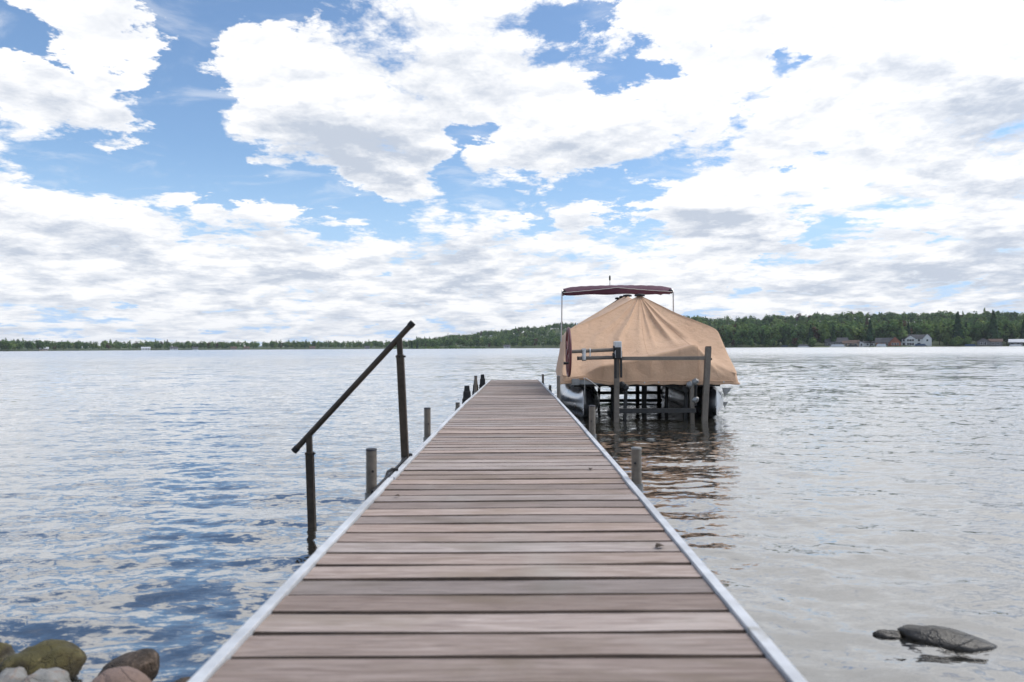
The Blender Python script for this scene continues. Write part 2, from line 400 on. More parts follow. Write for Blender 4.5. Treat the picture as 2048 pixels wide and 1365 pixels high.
# ------------------------------------------------------------------ mesh builder
class MB:
    def __init__(self): self.v = []; self.f = []
    def add(self, vs, fs):
        o = len(self.v); self.v += [tuple(x) for x in vs]; self.f += [tuple(i + o for i in f) for f in fs]; return self
    def box(self, c, s, rot=None):
        vs = [Vector((x * s[0] / 2, y * s[1] / 2, z * s[2] / 2)) for x in (-1, 1) for y in (-1, 1) for z in (-1, 1)]
        if rot is not None: vs = [rot @ v for v in vs]
        vs = [v + Vector(c) for v in vs]
        return self.add(vs, [(0, 1, 3, 2), (4, 6, 7, 5), (0, 4, 5, 1), (2, 3, 7, 6), (0, 2, 6, 4), (1, 5, 7, 3)])
    def bar(self, a, b, w, h, up=(0, 0, 1)):
        a, b = Vector(a), Vector(b); t = (b - a).normalized()
        u = Vector(up)
        if abs(t.dot(u)) > .98: u = Vector((0, 1, 0))
        s = t.cross(u).normalized(); u = s.cross(t).normalized()
        vs = [p + s * (i * w / 2) + u * (j * h / 2) for p in (a, b) for i, j in ((-1, -1), (1, -1), (1, 1), (-1, 1))]
        return self.add(vs, [(3, 2, 1, 0), (4, 5, 6, 7), (0, 1, 5, 4), (1, 2, 6, 5), (2, 3, 7, 6), (3, 0, 4, 7)])
    def tube(self, pts, r, n=12, cap=True):
        pts = [Vector(p) for p in pts]; rs = r if isinstance(r, (list, tuple)) else [r] * len(pts)
        o = len(self.v); prev = None
        for i, p in enumerate(pts):
            t = (pts[min(i + 1, len(pts) - 1)] - pts[max(i - 1, 0)]).normalized()
            if prev is None:
                u = t.orthogonal().normalized()
            else:
                u = (prev - t * prev.dot(t)).normalized()
            prev = u; w = t.cross(u)
            for j in range(n):
                a = 2 * math.pi * j / n
                self.v.append(tuple(p + (u * math.cos(a) + w * math.sin(a)) * rs[i]))
        for i in range(len(pts) - 1):
            for j in range(n):
                self.f.append((o + i * n + j, o + i * n + (j + 1) % n, o + (i + 1) * n + (j + 1) % n, o + (i + 1) * n + j))
        if cap:
            self.f.append(tuple(o + j for j in reversed(range(n)))); e = o + (len(pts) - 1) * n
            self.f.append(tuple(e + j for j in range(n)))
        return self
    def loft(self, rings, closed=True, cap=True):
        o = len(self.v); n = len(rings[0])
        for r in rings: self.v += [tuple(p) for p in r]
        for i in range(len(rings) - 1):
            for j in range(n if closed else n - 1):
                self.f.append((o + i * n + j, o + i * n + (j + 1) % n, o + (i + 1) * n + (j + 1) % n, o + (i + 1) * n + j))
        if cap:
            self.f.append(tuple(o + j for j in reversed(range(n)))); e = o + (len(rings) - 1) * n
            self.f.append(tuple(e + j for j in range(n)))
        return self
    def mesh(self, name, m, smooth=False, sharp=35):
        me = bpy.data.meshes.new(name); me.from_pydata(self.v, [], self.f)
        bm = bmesh.new(); bm.from_mesh(me); bmesh.ops.recalc_face_normals(bm, faces=bm.faces); bm.to_mesh(me); bm.free()
        if m is not None: me.materials.append(M[m])
        if smooth:
            me.polygons.foreach_set('use_smooth', [True] * len(me.polygons)); me.set_sharp_from_angle(angle=R(sharp))
        me.update(); return me
    def build(self, name, m, parent=None, smooth=False, sharp=35, bevel=0, loc=None):
        return link(name, self.mesh(name, m, smooth, sharp), parent, bevel, loc)
def link(name, me, parent=None, bevel=0, loc=None):
    o = bpy.data.objects.new(name, me); COL.objects.link(o)
    if parent is not None: o.parent = parent
    if loc is not None: o.location = loc
    if bevel:
        b = o.modifiers.new('bevel', 'BEVEL'); b.width = bevel; b.segments = 2; b.limit_method = 'ANGLE'; b.harden_normals = False
    return o
def tag(o, label=None, cat=None, group=None, kind=None):
    if label: o['label'] = label
    if cat: o['category'] = cat
    if group: o['group'] = group
    if kind: o['kind'] = kind
    return o
def empty(name, loc=(0, 0, 0), rz=0., label=None, cat=None, group=None):
    o = bpy.data.objects.new(name, None); COL.objects.link(o); o.location = loc; o.rotation_euler = (0, 0, rz)
    o.empty_display_size = .2
    return tag(o, label, cat, group)
def copy_tree(o, parent=None):
    c = o.copy(); COL.objects.link(c); c.parent = parent
    for ch in o.children: copy_tree(ch, c)
    return c
def np_mesh(name, v, f, m, smooth=True):
    me = bpy.data.meshes.new(name)
    v = np.asarray(v, np.float32); f = np.asarray(f, np.int32)
    me.vertices.add(len(v)); me.vertices.foreach_set('co', v.ravel())
    n = f.shape[1]
    me.loops.add(f.size); me.loops.foreach_set('vertex_index', f.ravel())
    me.polygons.add(len(f)); me.polygons.foreach_set('loop_start', np.arange(0, f.size, n, dtype=np.int32))
    if smooth: me.polygons.foreach_set('use_smooth', np.ones(len(f), bool))
    me.update(calc_edges=True); me.validate()
    if m: me.materials.append(M[m])
    return me
def grid_faces(nr, nc, wrap=False):
    i = np.arange(nr - 1)[:, None]; j = np.arange(nc if wrap else nc - 1)[None, :]; j2 = (j + 1) % nc
    return np.stack([i * nc + j, i * nc + j2, (i + 1) * nc + j2, (i + 1) * nc + j], -1).reshape(-1, 4)

# ------------------------------------------------------------------ the ground: bank, lake bed, far shore and hills in one sheet
AZ_K = [-180, -95, -60, -36, -30, -22, -10, -7, 3, 8, 12.5, 16, 24, 36, 60, 95, 180]
SH_K = [900, 900, 900, 960, 1080, 1150, 1150, 960, 930, 820, 690, 660, 640, 640, 640, 700, 700]
HILL_K = [5, 5, 5, 5, 6, 6, 6, 8, 34, 40, 36, 29, 33, 27, 25, 20, 20]
def shore_r(azd): return np.interp(azd, AZ_K, SH_K) + 9 * np.sin(azd * 1.3) + 5 * np.sin(azd * 3.7 + 1)
def sstep(x): x = np.clip(x, 0, 1); return x * x * (3 - 2 * x)
def ground_z(x, y):
    x = np.asarray(x, float); y = np.asarray(y, float)
    r = np.hypot(x, y); azd = np.degrees(np.arctan2(x, y))
    sr = shore_r(azd); hl = np.interp(azd, AZ_K, HILL_K)
    wob = .12 * np.sin(x * 1.7 + .4) + .06 * np.sin(x * 4.3 + y * 2.1)
    near = np.clip((1.75 - .05 * x * (x < 0) + wob - y) * .30, -9, 1.6)
    bed = -.28 - .05 * np.clip(y - 2, 0, 25)
    near = np.maximum(near, bed)
    t = r - sr
    fz = np.clip(t * .06, -3, 1.2) + hl * sstep((t - 25) / 480) + (t > 30) * 1.5 * np.sin(azd * 2.3) * sstep((t - 60) / 300)
    return np.where(t > -40, np.maximum(near, fz), near)
rad = np.concatenate([[.02], np.geomspace(.25, 60, 120), np.geomspace(64, 560, 16), np.linspace(580, 1400, 60), np.geomspace(1450, 3400, 10)])
ang = np.radians(np.linspace(-180, 180, 721)[:-1])
rr, aa = np.meshgrid(rad, ang, indexing='ij')
gx, gy = rr * np.sin(aa), rr * np.cos(aa)
gz = ground_z(gx, gy)
tag(link('ground', np_mesh('ground', np.stack([gx, gy, gz], -1).reshape(-1, 3), grid_faces(len(rad), len(ang), True), 'ground')), kind='structure')

# ------------------------------------------------------------------ the lake: wind waves as real relief near the shore
def wave_height(x, y, r):
    h = np.zeros_like(x)
    g = np.random.default_rng(3)
    for _ in range(64):
        lam = math.exp(g.uniform(math.log(.13), math.log(2.2)))
        th = R(8) + g.normal(0, .62)                                   # crests run mostly across the dock's axis
        kx, ky = 2 * math.pi / lam * math.sin(th), 2 * math.pi / lam * math.cos(th)
        amp = .0026 * lam ** .95 if lam < .7 else .0021 * lam ** .55
        fade = np.clip(lam * 110 / np.maximum(r, .1) - .25, 0, 1)            # only what the sheet's mesh can carry
        ph = kx * x + ky * y + g.uniform(0, 6.28) + .8 * np.sin(.7 * x + .3 * y + g.uniform(0, 6))
        h += amp * fade * np.sin(ph)
    patch = .75 + .35 * np.sin(.35 * x + 1.2 * np.sin(.22 * y)) * np.sin(.27 * y + .8)
    return h * patch * .85
rad = np.concatenate([[.05, .5, .9], np.geomspace(1.1, 90, 760), np.geomspace(93, 3400, 60)])
ang = np.radians(np.linspace(-78, 78, 620))
rr, aa = np.meshgrid(rad, ang, indexing='ij')
gx, gy = rr * np.sin(aa), rr * np.cos(aa)
gz = wave_height(gx, gy, rr)
tag(link('lake', np_mesh('lake', np.stack([gx, gy, gz], -1).reshape(-1, 3), grid_faces(len(rad), len(ang)), 'water')), kind='structure')
del gx, gy, gz, rr, aa

# ------------------------------------------------------------------ dock
DW = 1.284
JOINTS = [-2.27, .81, 3.89, 6.97, 10.05, 13.13, 16.21, 19.0]
ZK = ([-2.3, .8, 3.89, 6.97, 10.05, 13.13, 16.21, 19.0], [.43, .422, .420, .412, .388, .342, .308, .275])
def dock_z(y): return float(np.interp(y, *ZK))
def dock_cx(y): return -.038 + .0056 * (y - 1.5)
dock = empty('dock', (0, 0, 0), 0, 'long narrow dock of weathered grey-brown planks with white edges, running out into the lake', 'dock')
PITCH, PW, PT = .14, .1305, .036
plank_meshes = []
for vi in range(8):
    g = random.Random(100 + vi); b = MB(); rings = []
    ns = 9; L = DW - .066
    ph = [g.uniform(0, 6) for _ in range(6)]
    for i in range(ns + 1):
        x = -L / 2 + L * i / ns
        e0 = .0016 * math.sin(x * 6 + ph[0]) + .0009 * math.sin(x * 17 + ph[1]); e1 = .0016 * math.sin(x * 5 + ph[2]) + .0009 * math.sin(x * 19 + ph[3])
        cz = .0016 * math.sin(x * 3.1 + ph[4]); cup = .0012 * math.sin(ph[5])
        y0, y1 = -PW / 2 + e0, PW / 2 + e1
        rings.append([(x, y0, -PT), (x, y1, -PT), (x, y1, -.009 + cz), (x, y1 - .006, cz), (x, 0, cz + cup), (x, y0 + .007, cz), (x, y0, -.010 + cz)])
    b.loft(rings)
    me = b.mesh('plank', 'plank', True, 50)
    me.materials.append(M['plank_side'])                  # dark sides: gap shade and dirt put into the colour
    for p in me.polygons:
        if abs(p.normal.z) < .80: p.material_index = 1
    plank_meshes.append(me)
g = random.Random(5)
for s in range(len(JOINTS) - 1):
    y0, y1 = JOINTS[s], JOINTS[s + 1]
    ym = (y0 + y1) / 2
    z0, z1 = dock_z(y0), dock_z(y1)
    pitch = math.atan2(z1 - z0, y1 - y0)
    yaw = -math.atan(.0056) + g.uniform(-.0012, .0012)
    L = math.hypot(y1 - y0, z1 - z0)
    b = MB()
    for sx_ in (-1, 1):
        # top lip, outer web and inner foot of the edge extrusion
        b.box((sx_ * (DW / 2 - .015), 0, -.002), (.030, L - .012, .020))
        b.box((sx_ * (DW / 2 - .005), 0, -.087), (.010, L - .008, .150))
        b.box((sx_ * (DW / 2 - .022), 0, -.166), (.044, L - .010, .008))
    for q_ in (-L / 2 + .02, -L / 6, L / 6, L / 2 - .02):
        b.box((0, q_, -.085), (DW - .022, .035, .09))
    sec = b.build('dock_section', 'edge_paint', dock, bevel=.002)
    sec.location = (dock_cx(ym) + g.uniform(-.003, .003), ym, (z0 + z1) / 2)
    sec.rotation_euler = (pitch, 0, yaw)
    n = int(round((L - .01) / PITCH)); pit = (L - .012) / n
    for i in range(n):
        o = link('plank', plank_meshes[g.randrange(8)], sec)
        o.location = (g.uniform(-.002, .002), -L / 2 + .006 + pit * (i + .5) + g.uniform(-.0012, .0012), -.004 + g.uniform(-.0015, .0015))
        o.rotation_euler = (g.uniform(-.006, .006), 0, g.uniform(-.0016, .0016) + (math.pi if g.random() < .5 else 0))
    # joiner plates between sections
    if s:
        pass
# pipe legs
def dock_post(x, y, top, r=.0265, m='pipe'):
    bz = float(ground_z(x, y)) - .15
    b = MB().tube([(0, 0, bz), (0, 0, top - .006)], r, 20)
    p = b.build('post', m, dock, True, 40, loc=(x, y, 0))
    MB().tube([(0, 0, top - .008), (0, 0, top), (0, 0, top + .003)], [r * 1.04, r * 1.04, r * .8], 20).build('cap', 'cap' if g.random() < .6 else 'alu_dull', p, True, 40)
    side = -1 if x < 0 else 1
    zz = dock_z(y)
    MB().tube([(side * -.012, -r * .9, zz + .09), (side * -.012, -r * 1.12, zz + .09)], .006, 8).build('bolt', 'black', p, True)
    MB().tube([(0, 0, zz - .15), (0, 0, zz - .02)], r * 1.28, 16).build('sleeve', 'alu_dull', p, True, 40)
LX = lambda y: dock_cx(y) - DW / 2 - .036
RX = lambda y: dock_cx(y) + DW / 2 + .036
for y, t in ((3.62, .618), (5.9, .632), (8.95, .443), (12.95, .617)): dock_post(LX(y), y, t)
for y, t in ((3.83, .588), (6.05, .632), (10.85, .69), (13.6, .405), (17.2, .478)): dock_post(RX(y), y, t)
# black stepped rubber bumpers at the outer end
for y, top, w in ((11.0, .545, .115), (13.35, .53, .10), (16.1, .525, .12)):
    x = dock_cx(y) - DW / 2 - .06
    prof = [(.0, 1.25), (.5, 1.2), (.52, 1.0), (.78, .92), (.79, .74), (1., .62)]
    z0 = dock_z(y) - .22; rings = []
    for t, s_ in prof:
        hw = w / 2 * s_; z = z0 + (top - z0) * t
        rings.append([(-hw, -hw, z), (hw, -hw, z), (hw, hw, z), (-hw, hw, z)])
    MB().loft(rings).build('bumper', 'black', dock, bevel=.006, loc=(x, y, 0))
# dark mounting rail and hooked brackets on the left edge, for the handrail
b = MB().bar((LX(3.5) + .028, 3.5, .41), (LX(4.75) + .028, 4.75, .408), .012, .05)
b.build('mounting_rail', 'black', dock, bevel=.002)
for y in (4.06, 4.62):
    x = dock_cx(y) - DW / 2
    MB().tube([(x - .03, y - .1, .405), (x - .03, y - .02, .432), (x - .012, y + .02, .440), (x + .02, y + .03, .436)], .008, 8).build('hook_bracket', 'black', dock, True)

# ------------------------------------------------------------------ handrail leading down into the water
HY = 4.61
hr = empty('handrail', (-1.27, HY, 0), 0, 'dark bronze sloping handrail on two posts left of the dock, one in the water', 'handrail')
def hl(x, z, y=0.): return (x + 1.27, y, z)
lo, hi = (-1.385, .472), (-.632, 1.278)
MB().tube([hl(*lo), hl(*hi)], .0185, 16).build('rail', 'bronze', hr, True, 40)
for e, o_ in ((lo, hi), (hi, lo)):
    dv = (Vector((e[0], 0, e[1])) - Vector((o_[0], 0, o_[1]))).normalized()
    p = Vector(hl(*e)); MB().tube([p - dv * .028, p + dv * .006], .0215, 16).build('end_cap', 'black', hr, True, 40)
for (x0, zb, x1, zt) in ((-1.258, -.55, -1.292, .565), (-.672, .20, -.716, 1.178)):
    a, c = Vector(hl(x0, zb)), Vector(hl(x1, zt)); t = (c - a).normalized()
    sp = c - t * .10
    p = MB().bar(a, sp, .046, .046, (0, 1, 0)).build('post', 'bronze', hr, bevel=.004)
    MB().bar(sp - t * .02, c + t * .012, .034, .034, (0, 1, 0)).build('upper_tube', 'bronze', p, bevel=.003)
    MB().tube([sp + Vector((0, -.034, -.012)), sp + Vector((0, .034, -.012))], .006, 8).build('clamp_bolt', 'black', p, True)
    MB().bar(sp - t * .012 + Vector((-.028, 0, 0)), sp - t * .012 + Vector((.034, 0, 0)), .03, .012).build('collar', 'black', p, bevel=.002)

# ------------------------------------------------------------------ pontoon boat
BX, BY, BZ, BYAW = 2.12, 11.2, .64, R(-3.0)
boat = empty('pontoon_boat', (BX, BY, BZ), BYAW, 'pontoon boat with silver tubes and maroon sun canopy, raised on a lift beside the dock', 'boat')
BL = 6.3
MB().box((0, BL / 2 + .02, -.055), (2.56, BL, .09)).build('deck', 'deck_edge', boat, bevel=.006)
for y in np.linspace(.35, BL - .3, 9):
    MB().box((0, y, -.125), (2.3, .06, .05)).build('cross_beam', 'lift_dark', boat)
def pontoon(sx_):
    rings = []; n = 28; L = BL + .1
    ys = [0.02, .06, .14, .26, .42, .62, .85, 1.1, 1.4, 2.2, 3.4, 4.6, L - .22, L - .1, L - .03, L]
    for y in ys:
        t = min(1., max(0., (y - .02) / 1.35))
        tt = t ** .78
        hw = .010 + .325 * math.sin(min(1, tt) * math.pi / 2)
        top = -.115 - .085 * max(0, 1 - t * 2.2); bot = -.735 + .16 * (1 - t) ** 2.2
        e = L - y
        if e < .22:
            s_ = math.sqrt(max(.03, 1 - (1 - e / .22) ** 2)); hw *= s_; c0 = (top + bot) / 2; top = c0 + (top - c0) * s_; bot = c0 + (bot - c0) * s_
        cz, hz = (top + bot) / 2, (top - bot) / 2
        pw = 1.0 + 1.0 * t                                   # wedge-shaped nose to round tube
        ring = []
        for j in range(n):
            a = 2 * math.pi * j / n
            ca, sa = math.cos(a), math.sin(a)
            ex = 2 / pw if pw < 2 else 1
            px_ = math.copysign(abs(ca) ** ex, ca) * hw if t < 1 else ca * hw
            pz_ = sa * hz
            ring.append((px_, y, cz + pz_))
        rings.append(ring)
    p = MB().loft(rings).build('pontoon', 'alu', boat, True, 32, loc=(sx_ * 1.02, .0, 0))
    # mounting bracket between tube and deck, strakes, keel weld
    for y in np.arange(.55, BL, .55):
        MB().box((0, y, -.118), (.22, .10, .05)).build('bracket', 'alu_dull', p)
    for s2 in (-1, 1):
        MB().add([(s2 * .262, 1.0, -.50), (s2 * .34, 1.05, -.53), (s2 * .34, 5.6, -.53), (s2 * .262, 5.6, -.50),
                  (s2 * .262, 1.0, -.52), (s2 * .34, 1.05, -.535), (s2 * .34, 5.6, -.535), (s2 * .262, 5.6, -.52)],
                 [(0, 1, 2, 3), (7, 6, 5, 4), (0, 4, 5, 1), (3, 2, 6, 7), (0, 3, 7, 4), (1, 5, 6, 2)]).build('strake', 'alu_dull', p)
    return p
pl_, pr_ = pontoon(-1), pontoon(1)
for z, s_ in ((-.20, 1.), (-.43, .6)):
    MB().add([(.26, .72, z), (.26 + .16 * s_, .76, z), (.30, .74, z - .15 * s_), (.26, .76, z), (.26 + .16 * s_, .80, z), (.30, .78, z - .15 * s_)],
             [(0, 1, 2), (5, 4, 3), (0, 3, 4, 1), (1, 4, 5, 2), (2, 5, 3, 0)]).build('fin', 'alu_dull', pr_)
# corner bumper, stern motor, fence rails under the cover
MB().box((-1.14, -.03, -.06), (.12, .06, .10)).build('corner_bumper', 'alu_dull', boat, bevel=.01)
mo = MB().box((0, BL + .12, -.25), (.26, .30, .5)).build('outboard_motor', 'engine', boat, bevel=.04)
MB().box((0, BL + .16, -.72), (.09, .18, .55)).build('lower_unit', 'engine', mo, bevel=.02)
MB().tube([(0, BL - .3, .12), (0, BL + .1, .35), (0, BL + .25, .30)], [.16, .18, .12], 14).build('cowling', 'engine', mo, True)
for sx_ in (-1, 1):
    b = MB()
    b.bar((sx_ * 1.20, .9, .66), (sx_ * 1.20, BL - .1, .66), .03, .03)
    for y in np.arange(.9, BL, .9): b.bar((sx_ * 1.20, y, -.01), (sx_ * 1.20, y, .66), .03, .03)
    b.build('fence', 'alu', boat)
# bimini: crowned top with a sloping front flap, white piping and a dark valance
CY0, CY1, CH, COX, CW = 3.9, 5.5, 1.785, -.12, 1.14
nx = 41
def can_pt(u, t):
    a = abs(u); qd = .007 * math.sin(u * 34 + t * 5)
    crest = CH - .03 * a ** 2 - .04 * a ** 8
    if t <= 1:                                             # roof, rear to front crest
        return (COX + u * CW, CY1 + (CY0 + .22 - CY1) * t, crest - .05 * (1 - t) + qd * .5)
    if t <= 2:                                             # front flap down to the piping
        f = t - 1; z1 = CH - .065 - .10 * a ** .8
        return (COX + u * (CW - .01 * f), CY0 + .22 - .22 * f, crest * (1 - f) + z1 * f + .012 * math.sin(f * math.pi) + qd * (1 - f * .7))
    f = t - 2                                              # valance under the piping
    z1 = CH - .065 - .10 * a ** .8; z2 = CH - .205 - .012 * a + .008 * math.sin(u * 9)
    return (COX + u * (CW - .01 - .05 * f), CY0 + .03 * f, z1 * (1 - f) + min(z2, z1 - .02) * f)
def can_part(name, ts, parent):
    vs = [can_pt(-1 + 2 * j / (nx - 1), t) for t in ts for j in range(nx)]
    o = MB().add(vs, [tuple(f) for f in grid_faces(len(ts), nx)]).build(name, 'maroon', parent, True, 60)
    o.modifiers.new('thick', 'SOLIDIFY').thickness = .006
    return o
canopy = can_part('canopy', [0, .25, .5, .75, 1, 1.15, 1.3, 1.5, 1.7, 1.85, 2.0], boat)
can_part('valance', [2.02, 2.3, 2.6, 3.0], canopy)
pts = [Vector(can_pt(u, 2.0)) + Vector((0, -.008, 0)) for u in np.linspace(-1, 1, 41)]
MB().tube(pts, .0065, 6).build('piping', 'rope', canopy, True)
for sx_ in (-1, 1):
    MB().tube([(COX + sx_ * (CW + .03), CY0 + .12, .60), (COX + sx_ * (CW + .015), CY0 + .03, CH - .16), (COX + sx_ * CW, CY0 + .10, CH - .10)], .014, 10).build('canopy_strut', 'alu', boat, True)
    MB().box((COX + sx_ * (CW - .035), CY0 + .06, CH - .155), (.09, .10, .075), Matrix.Rotation(sx_ * .4, 3, 'Y')).build('strut_joint', 'black', boat, bevel=.018)
lp = MB().tube([(-.17, CY1 - .3, CH - .02), (-.17, CY1 - .3, CH + .22)], .007, 8).build('light_pole', 'alu_dull', boat, True)
MB().tube([(-.17, CY1 - .3, CH + .20), (-.17, CY1 - .3, CH + .22), (-.17, CY1 - .3, CH + .29), (-.17, CY1 - .3, CH + .31)], [.012, .02, .02, .010], 10).build('stern_light', 'black', lp, True)
# bow line
MB().tube([(-.98, -.03, .0), (-.9, -.06, -.05), (-.80, -.05, -.13), (-.76, .02, -.17)], .007, 6).build('bow_line', 'rope', boat, True)
MB().tube([(-1.0, -.04, .0), (-1.0, -.05, -.2), (-.995, -.04, -.40)], .004, 6).build('bow_line', 'rope', boat, True)

# ------------------------------------------------------------------ boat cover (canvas draped over the boat)
cov = empty('boat_cover', (BX, BY, BZ), BYAW, 'tan canvas cover tented over the pontoon boat with a peak at the bow', 'boat cover')
P1 = np.array([.07, 1.72, 1.40])
def ridge(y):
    yk = [1.72, 2.5, 3.3, 4.2, 5.0, 5.6, BL]
    zk = [1.40, 1.37, 1.50, 1.53, 1.555, 1.3, .78]
    return np.array([np.interp(y, [1.72, 3.3, 5.2], [.07, .02, -.02]), y, np.interp(y, yk, zk)])
NROW = 51
cols = []
def col_from(pts, wts):
    # piecewise path with rows spread by weight
    pts = [np.array(p, float) for p in pts]; out = []
    cum = np.concatenate([[0], np.cumsum(wts)]); cum /= cum[-1]
    for t in np.linspace(0, 1, NROW):
        i = min(len(pts) - 2, int(np.searchsorted(cum, t, 'right') - 1)); f = (t - cum[i]) / (cum[i + 1] - cum[i])
        out.append(pts[i] * (1 - f) + pts[i + 1] * f)
    return np.array(out)
WT = (.10, .22, .08, .16, .20, .24)
HW, RW = 1.36, 1.26
def side_col(sx_, y):
    rz = .75 + .02 * math.sin(y * 2.1)
    hem0 = (sx_ * (HW + .035), y, -.105); hem = (sx_ * (HW + .012), y, -.01)
    yr = max(y, .92) if y < 1.4 else y
    r_ = np.array([sx_ * RW, yr + 0., rz]); tp = ridge(max(y, 1.72))
    m_ = r_ * .5 + tp * .5 + np.array([0, 0, (-.01 if y > 1.9 else -.05)])
    mid = np.array([sx_ * (HW - .065), y + (yr - y) * .40, .33])
    return col_from([hem0, hem, mid, mid * .66 + r_ * .34, r_, m_, tp], WT)
CX = [-1.375, -1.05, -.75, -.4, 0, .4, .73, .95, 1.375]
CZ = [.03, .04, .19, .25, .345, .435, .53, .26, .03]
CWY = [.0, .04, -.015, .03, .07, .09, .08, .13, .0]
def front_col(x):
    zc_ = float(np.interp(x, CX, CZ)); yc = float(np.interp(x, CX, CWY))
    lift = .045 * math.exp(-((x + 1.02) / .20) ** 2)
    hem0 = (x, -.012, -.105 + lift * 1.7); hem = (x, .0, -.01 + lift)
    u = x / 1.375
    rx = u * RW
    corner = abs(u) ** 5
    crest = (x * .995, yc, zc_)
    # the cloth hangs back behind the crest, then climbs to the peak
    rail_z = .60 + .15 * corner + .06 * (1 - abs(u)) - .06 * math.exp(-((u - .25) / .3) ** 2)
    rail = np.array([rx * .93 + rx * .07 * corner, .80 + .12 * corner, rail_z])
    m_ = rail * .5 + P1 * .5 + np.array([0, 0, -.05 - .01 * corner])
    bk = math.exp(-((x - .0) / .95) ** 4)
    back = np.array(crest) * (1 - .33) + rail * .33 + np.array([0, .03 * bk, -.075 * bk])
    return col_from([hem0, hem, crest, back, rail, m_, P1], WT)
for y in np.linspace(BL + .02, .12, 64): cols.append(side_col(-1, y))
nfl = len(cols)
for x in np.linspace(-1.375, 1.375, 90): cols.append(front_col(x))
nfr = len(cols)
for y in np.linspace(.12, BL + .02, 64): cols.append(side_col(1, y))
C = np.array(cols)                                    # columns, rows, xyz
K = C.copy()
for it in range(9):                                  # let the cloth round off; hem and ridge stay put
    A = K.copy()
    A[1:-1, 2:-1] = .5 * K[1:-1, 2:-1] + .125 * (K[:-2, 2:-1] + K[2:, 2:-1] + K[1:-1, 1:-2] + K[1:-1, 3:])
    cr = (np.arange(NROW) > 14) & (np.arange(NROW) < 18)
    if it > 1: A[nfl:nfr, cr] = K[nfl:nfr, cr]        # the crest over the bow gate keeps its edge
    K = A
# tension folds fanning out of the peak, and gathers above the hem
rows = np.linspace(0, 1, NROW)
for c in range(nfl, nfr):
    u = (c - nfl) / (nfr - nfl - 1) * 2 - 1
    fan = 0
    for u0, w0, a0 in ((-.34, .06, .085), (-.05, .05, .03), (.13, .035, .045), (.40, .05, .085), (.62, .05, .04), (-.66, .06, .035)):
        fan += a0 * math.exp(-((u - u0) / w0) ** 2)
    K[c, :, 1] -= fan * np.sin(np.clip((rows - .34) / .66, 0, 1) * math.pi) ** 1.2
    K[c, :, 1] -= .016 * math.sin(u * 23 + 1.) * np.exp(-((rows - .2) / .09) ** 2) * (.5 + .5 * math.sin(u * 5 + 2))
    K[c, :, 2] += .006 * math.sin(u * 31) * (rows < .09)
    # oblique creases running down to the right-hand corner
    for k0, (sl, w0, a0) in enumerate(((.9, .022, .018), (.62, .03, .022), (.35, .02, .012))):
        dd = (u - .62) - sl * (.36 - rows)
        K[c, :, 1] -= a0 * np.exp(-(dd / (w0 * 2)) ** 2) * np.exp(-((rows - .28) / .12) ** 2)
for c in list(range(nfl)) + list(range(nfr, len(cols))):
    y = C[c, 0, 1]; sg = -1 if c < nfl else 1
    K[c, :, 0] += sg * .018 * math.sin(y * 7.3) * np.sin(np.clip(rows / .5, 0, 1) * math.pi)
    K[c, :, 2] += .02 * math.sin(y * 5.1 + 1) * np.sin(np.clip((rows - .5) / .5, 0, 1) * math.pi)
cm = np_mesh('cloth', K.reshape(-1, 3), grid_faces(len(cols), NROW)[:, ::-1], 'canvas')
cl = link('cloth', cm, cov)
so = cl.modifiers.new('thick', 'SOLIDIFY'); so.thickness = .005; so.offset = -1
# hem band along the bow, snaps, vent caps over the support poles
pts = [K[c, 3] + np.array([0, -.006, -.004]) for c in range(nfl + 2, nfr - 2, 2)]
MB().tube(pts, .006, 6).build('hem_cord', 'canvas', cov, True)
for u in (-.52, .02, .56):                             # stitched seams between the panels
    c = int(nfl + (u + 1) / 2 * (nfr - nfl - 1))
    MB().tube([K[c, r_] + np.array([0, -.002, .001]) for r_ in range(5, NROW - 1)], .0035, 5).build('seam', 'canvas', cov, True)
for u in (-.72, -.05, .12, .48, .84):
    c = int(nfl + (u + 1) / 2 * (nfr - nfl - 1)); p = K[c, 2]
    MB().tube([p + np.array([0, .0, 0]), p + np.array([0, -.012, 0])], .011, 10).build('snap', 'winch_white', cov, True)
for p, r in ((P1 + np.array([0, 0, .005]), .095), (ridge(3.3) + np.array([0, 0, .01]), .09), (ridge(4.2) + np.array([-.01, 0, .014]), .05), (ridge(5.0) + np.array([-.01, 0, .014]), .05)):
    p = Vector(p); rr_ = []
    for hz, s_ in ((-.025, .95), (-.004, 1.), (.010, .9), (.020, .3)):
        rr_.append([(p.x + r * s_ * math.cos(a), p.y + r * s_ * math.sin(a), p.z + hz) for a in np.linspace(0, 2 * math.pi, 17)[:-1]])
    MB().loft(rr_).build('vent_cap', 'black', cov, True, 50)

# ------------------------------------------------------------------ boat lift
LY = 10.92
lift = empty('boat_lift', (1.56, LY, 0), 0, 'grey steel boat lift with hand winch and big maroon wheel under the boat bow', 'boat lift')
def lv(x, z, y=LY): return (x - 1.56, y - LY, z)
def bed_at(x, y): return float(ground_z(x, y)) - .1
MB().bar(lv(1.555, bed_at(1.55, LY)), lv(1.578, 1.09), .076, .076, (0, 1, 0)).build('post', 'lift_grey', lift, bevel=.006)
MB().bar(lv(2.84, bed_at(2.8, LY)), lv(2.955, 1.105), .084, .075, (0, 1, 0)).build('post', 'lift_grey', lift, bevel=.006)
MB().box(lv(2.957, 1.112), (.075, .06, .02)).build('post_cap', 'black', lift, bevel=.004)
MB().bar(lv(1.62, .945), lv(2.915, .945), .05, .055).build('cross_bar', 'lift_grey', lift, bevel=.004)
MB().tube([lv(2.985, .93, LY - .03), lv(2.985, .93, LY + .05)], .02, 10).build('pivot_bolt', 'lift_dark', lift, True)
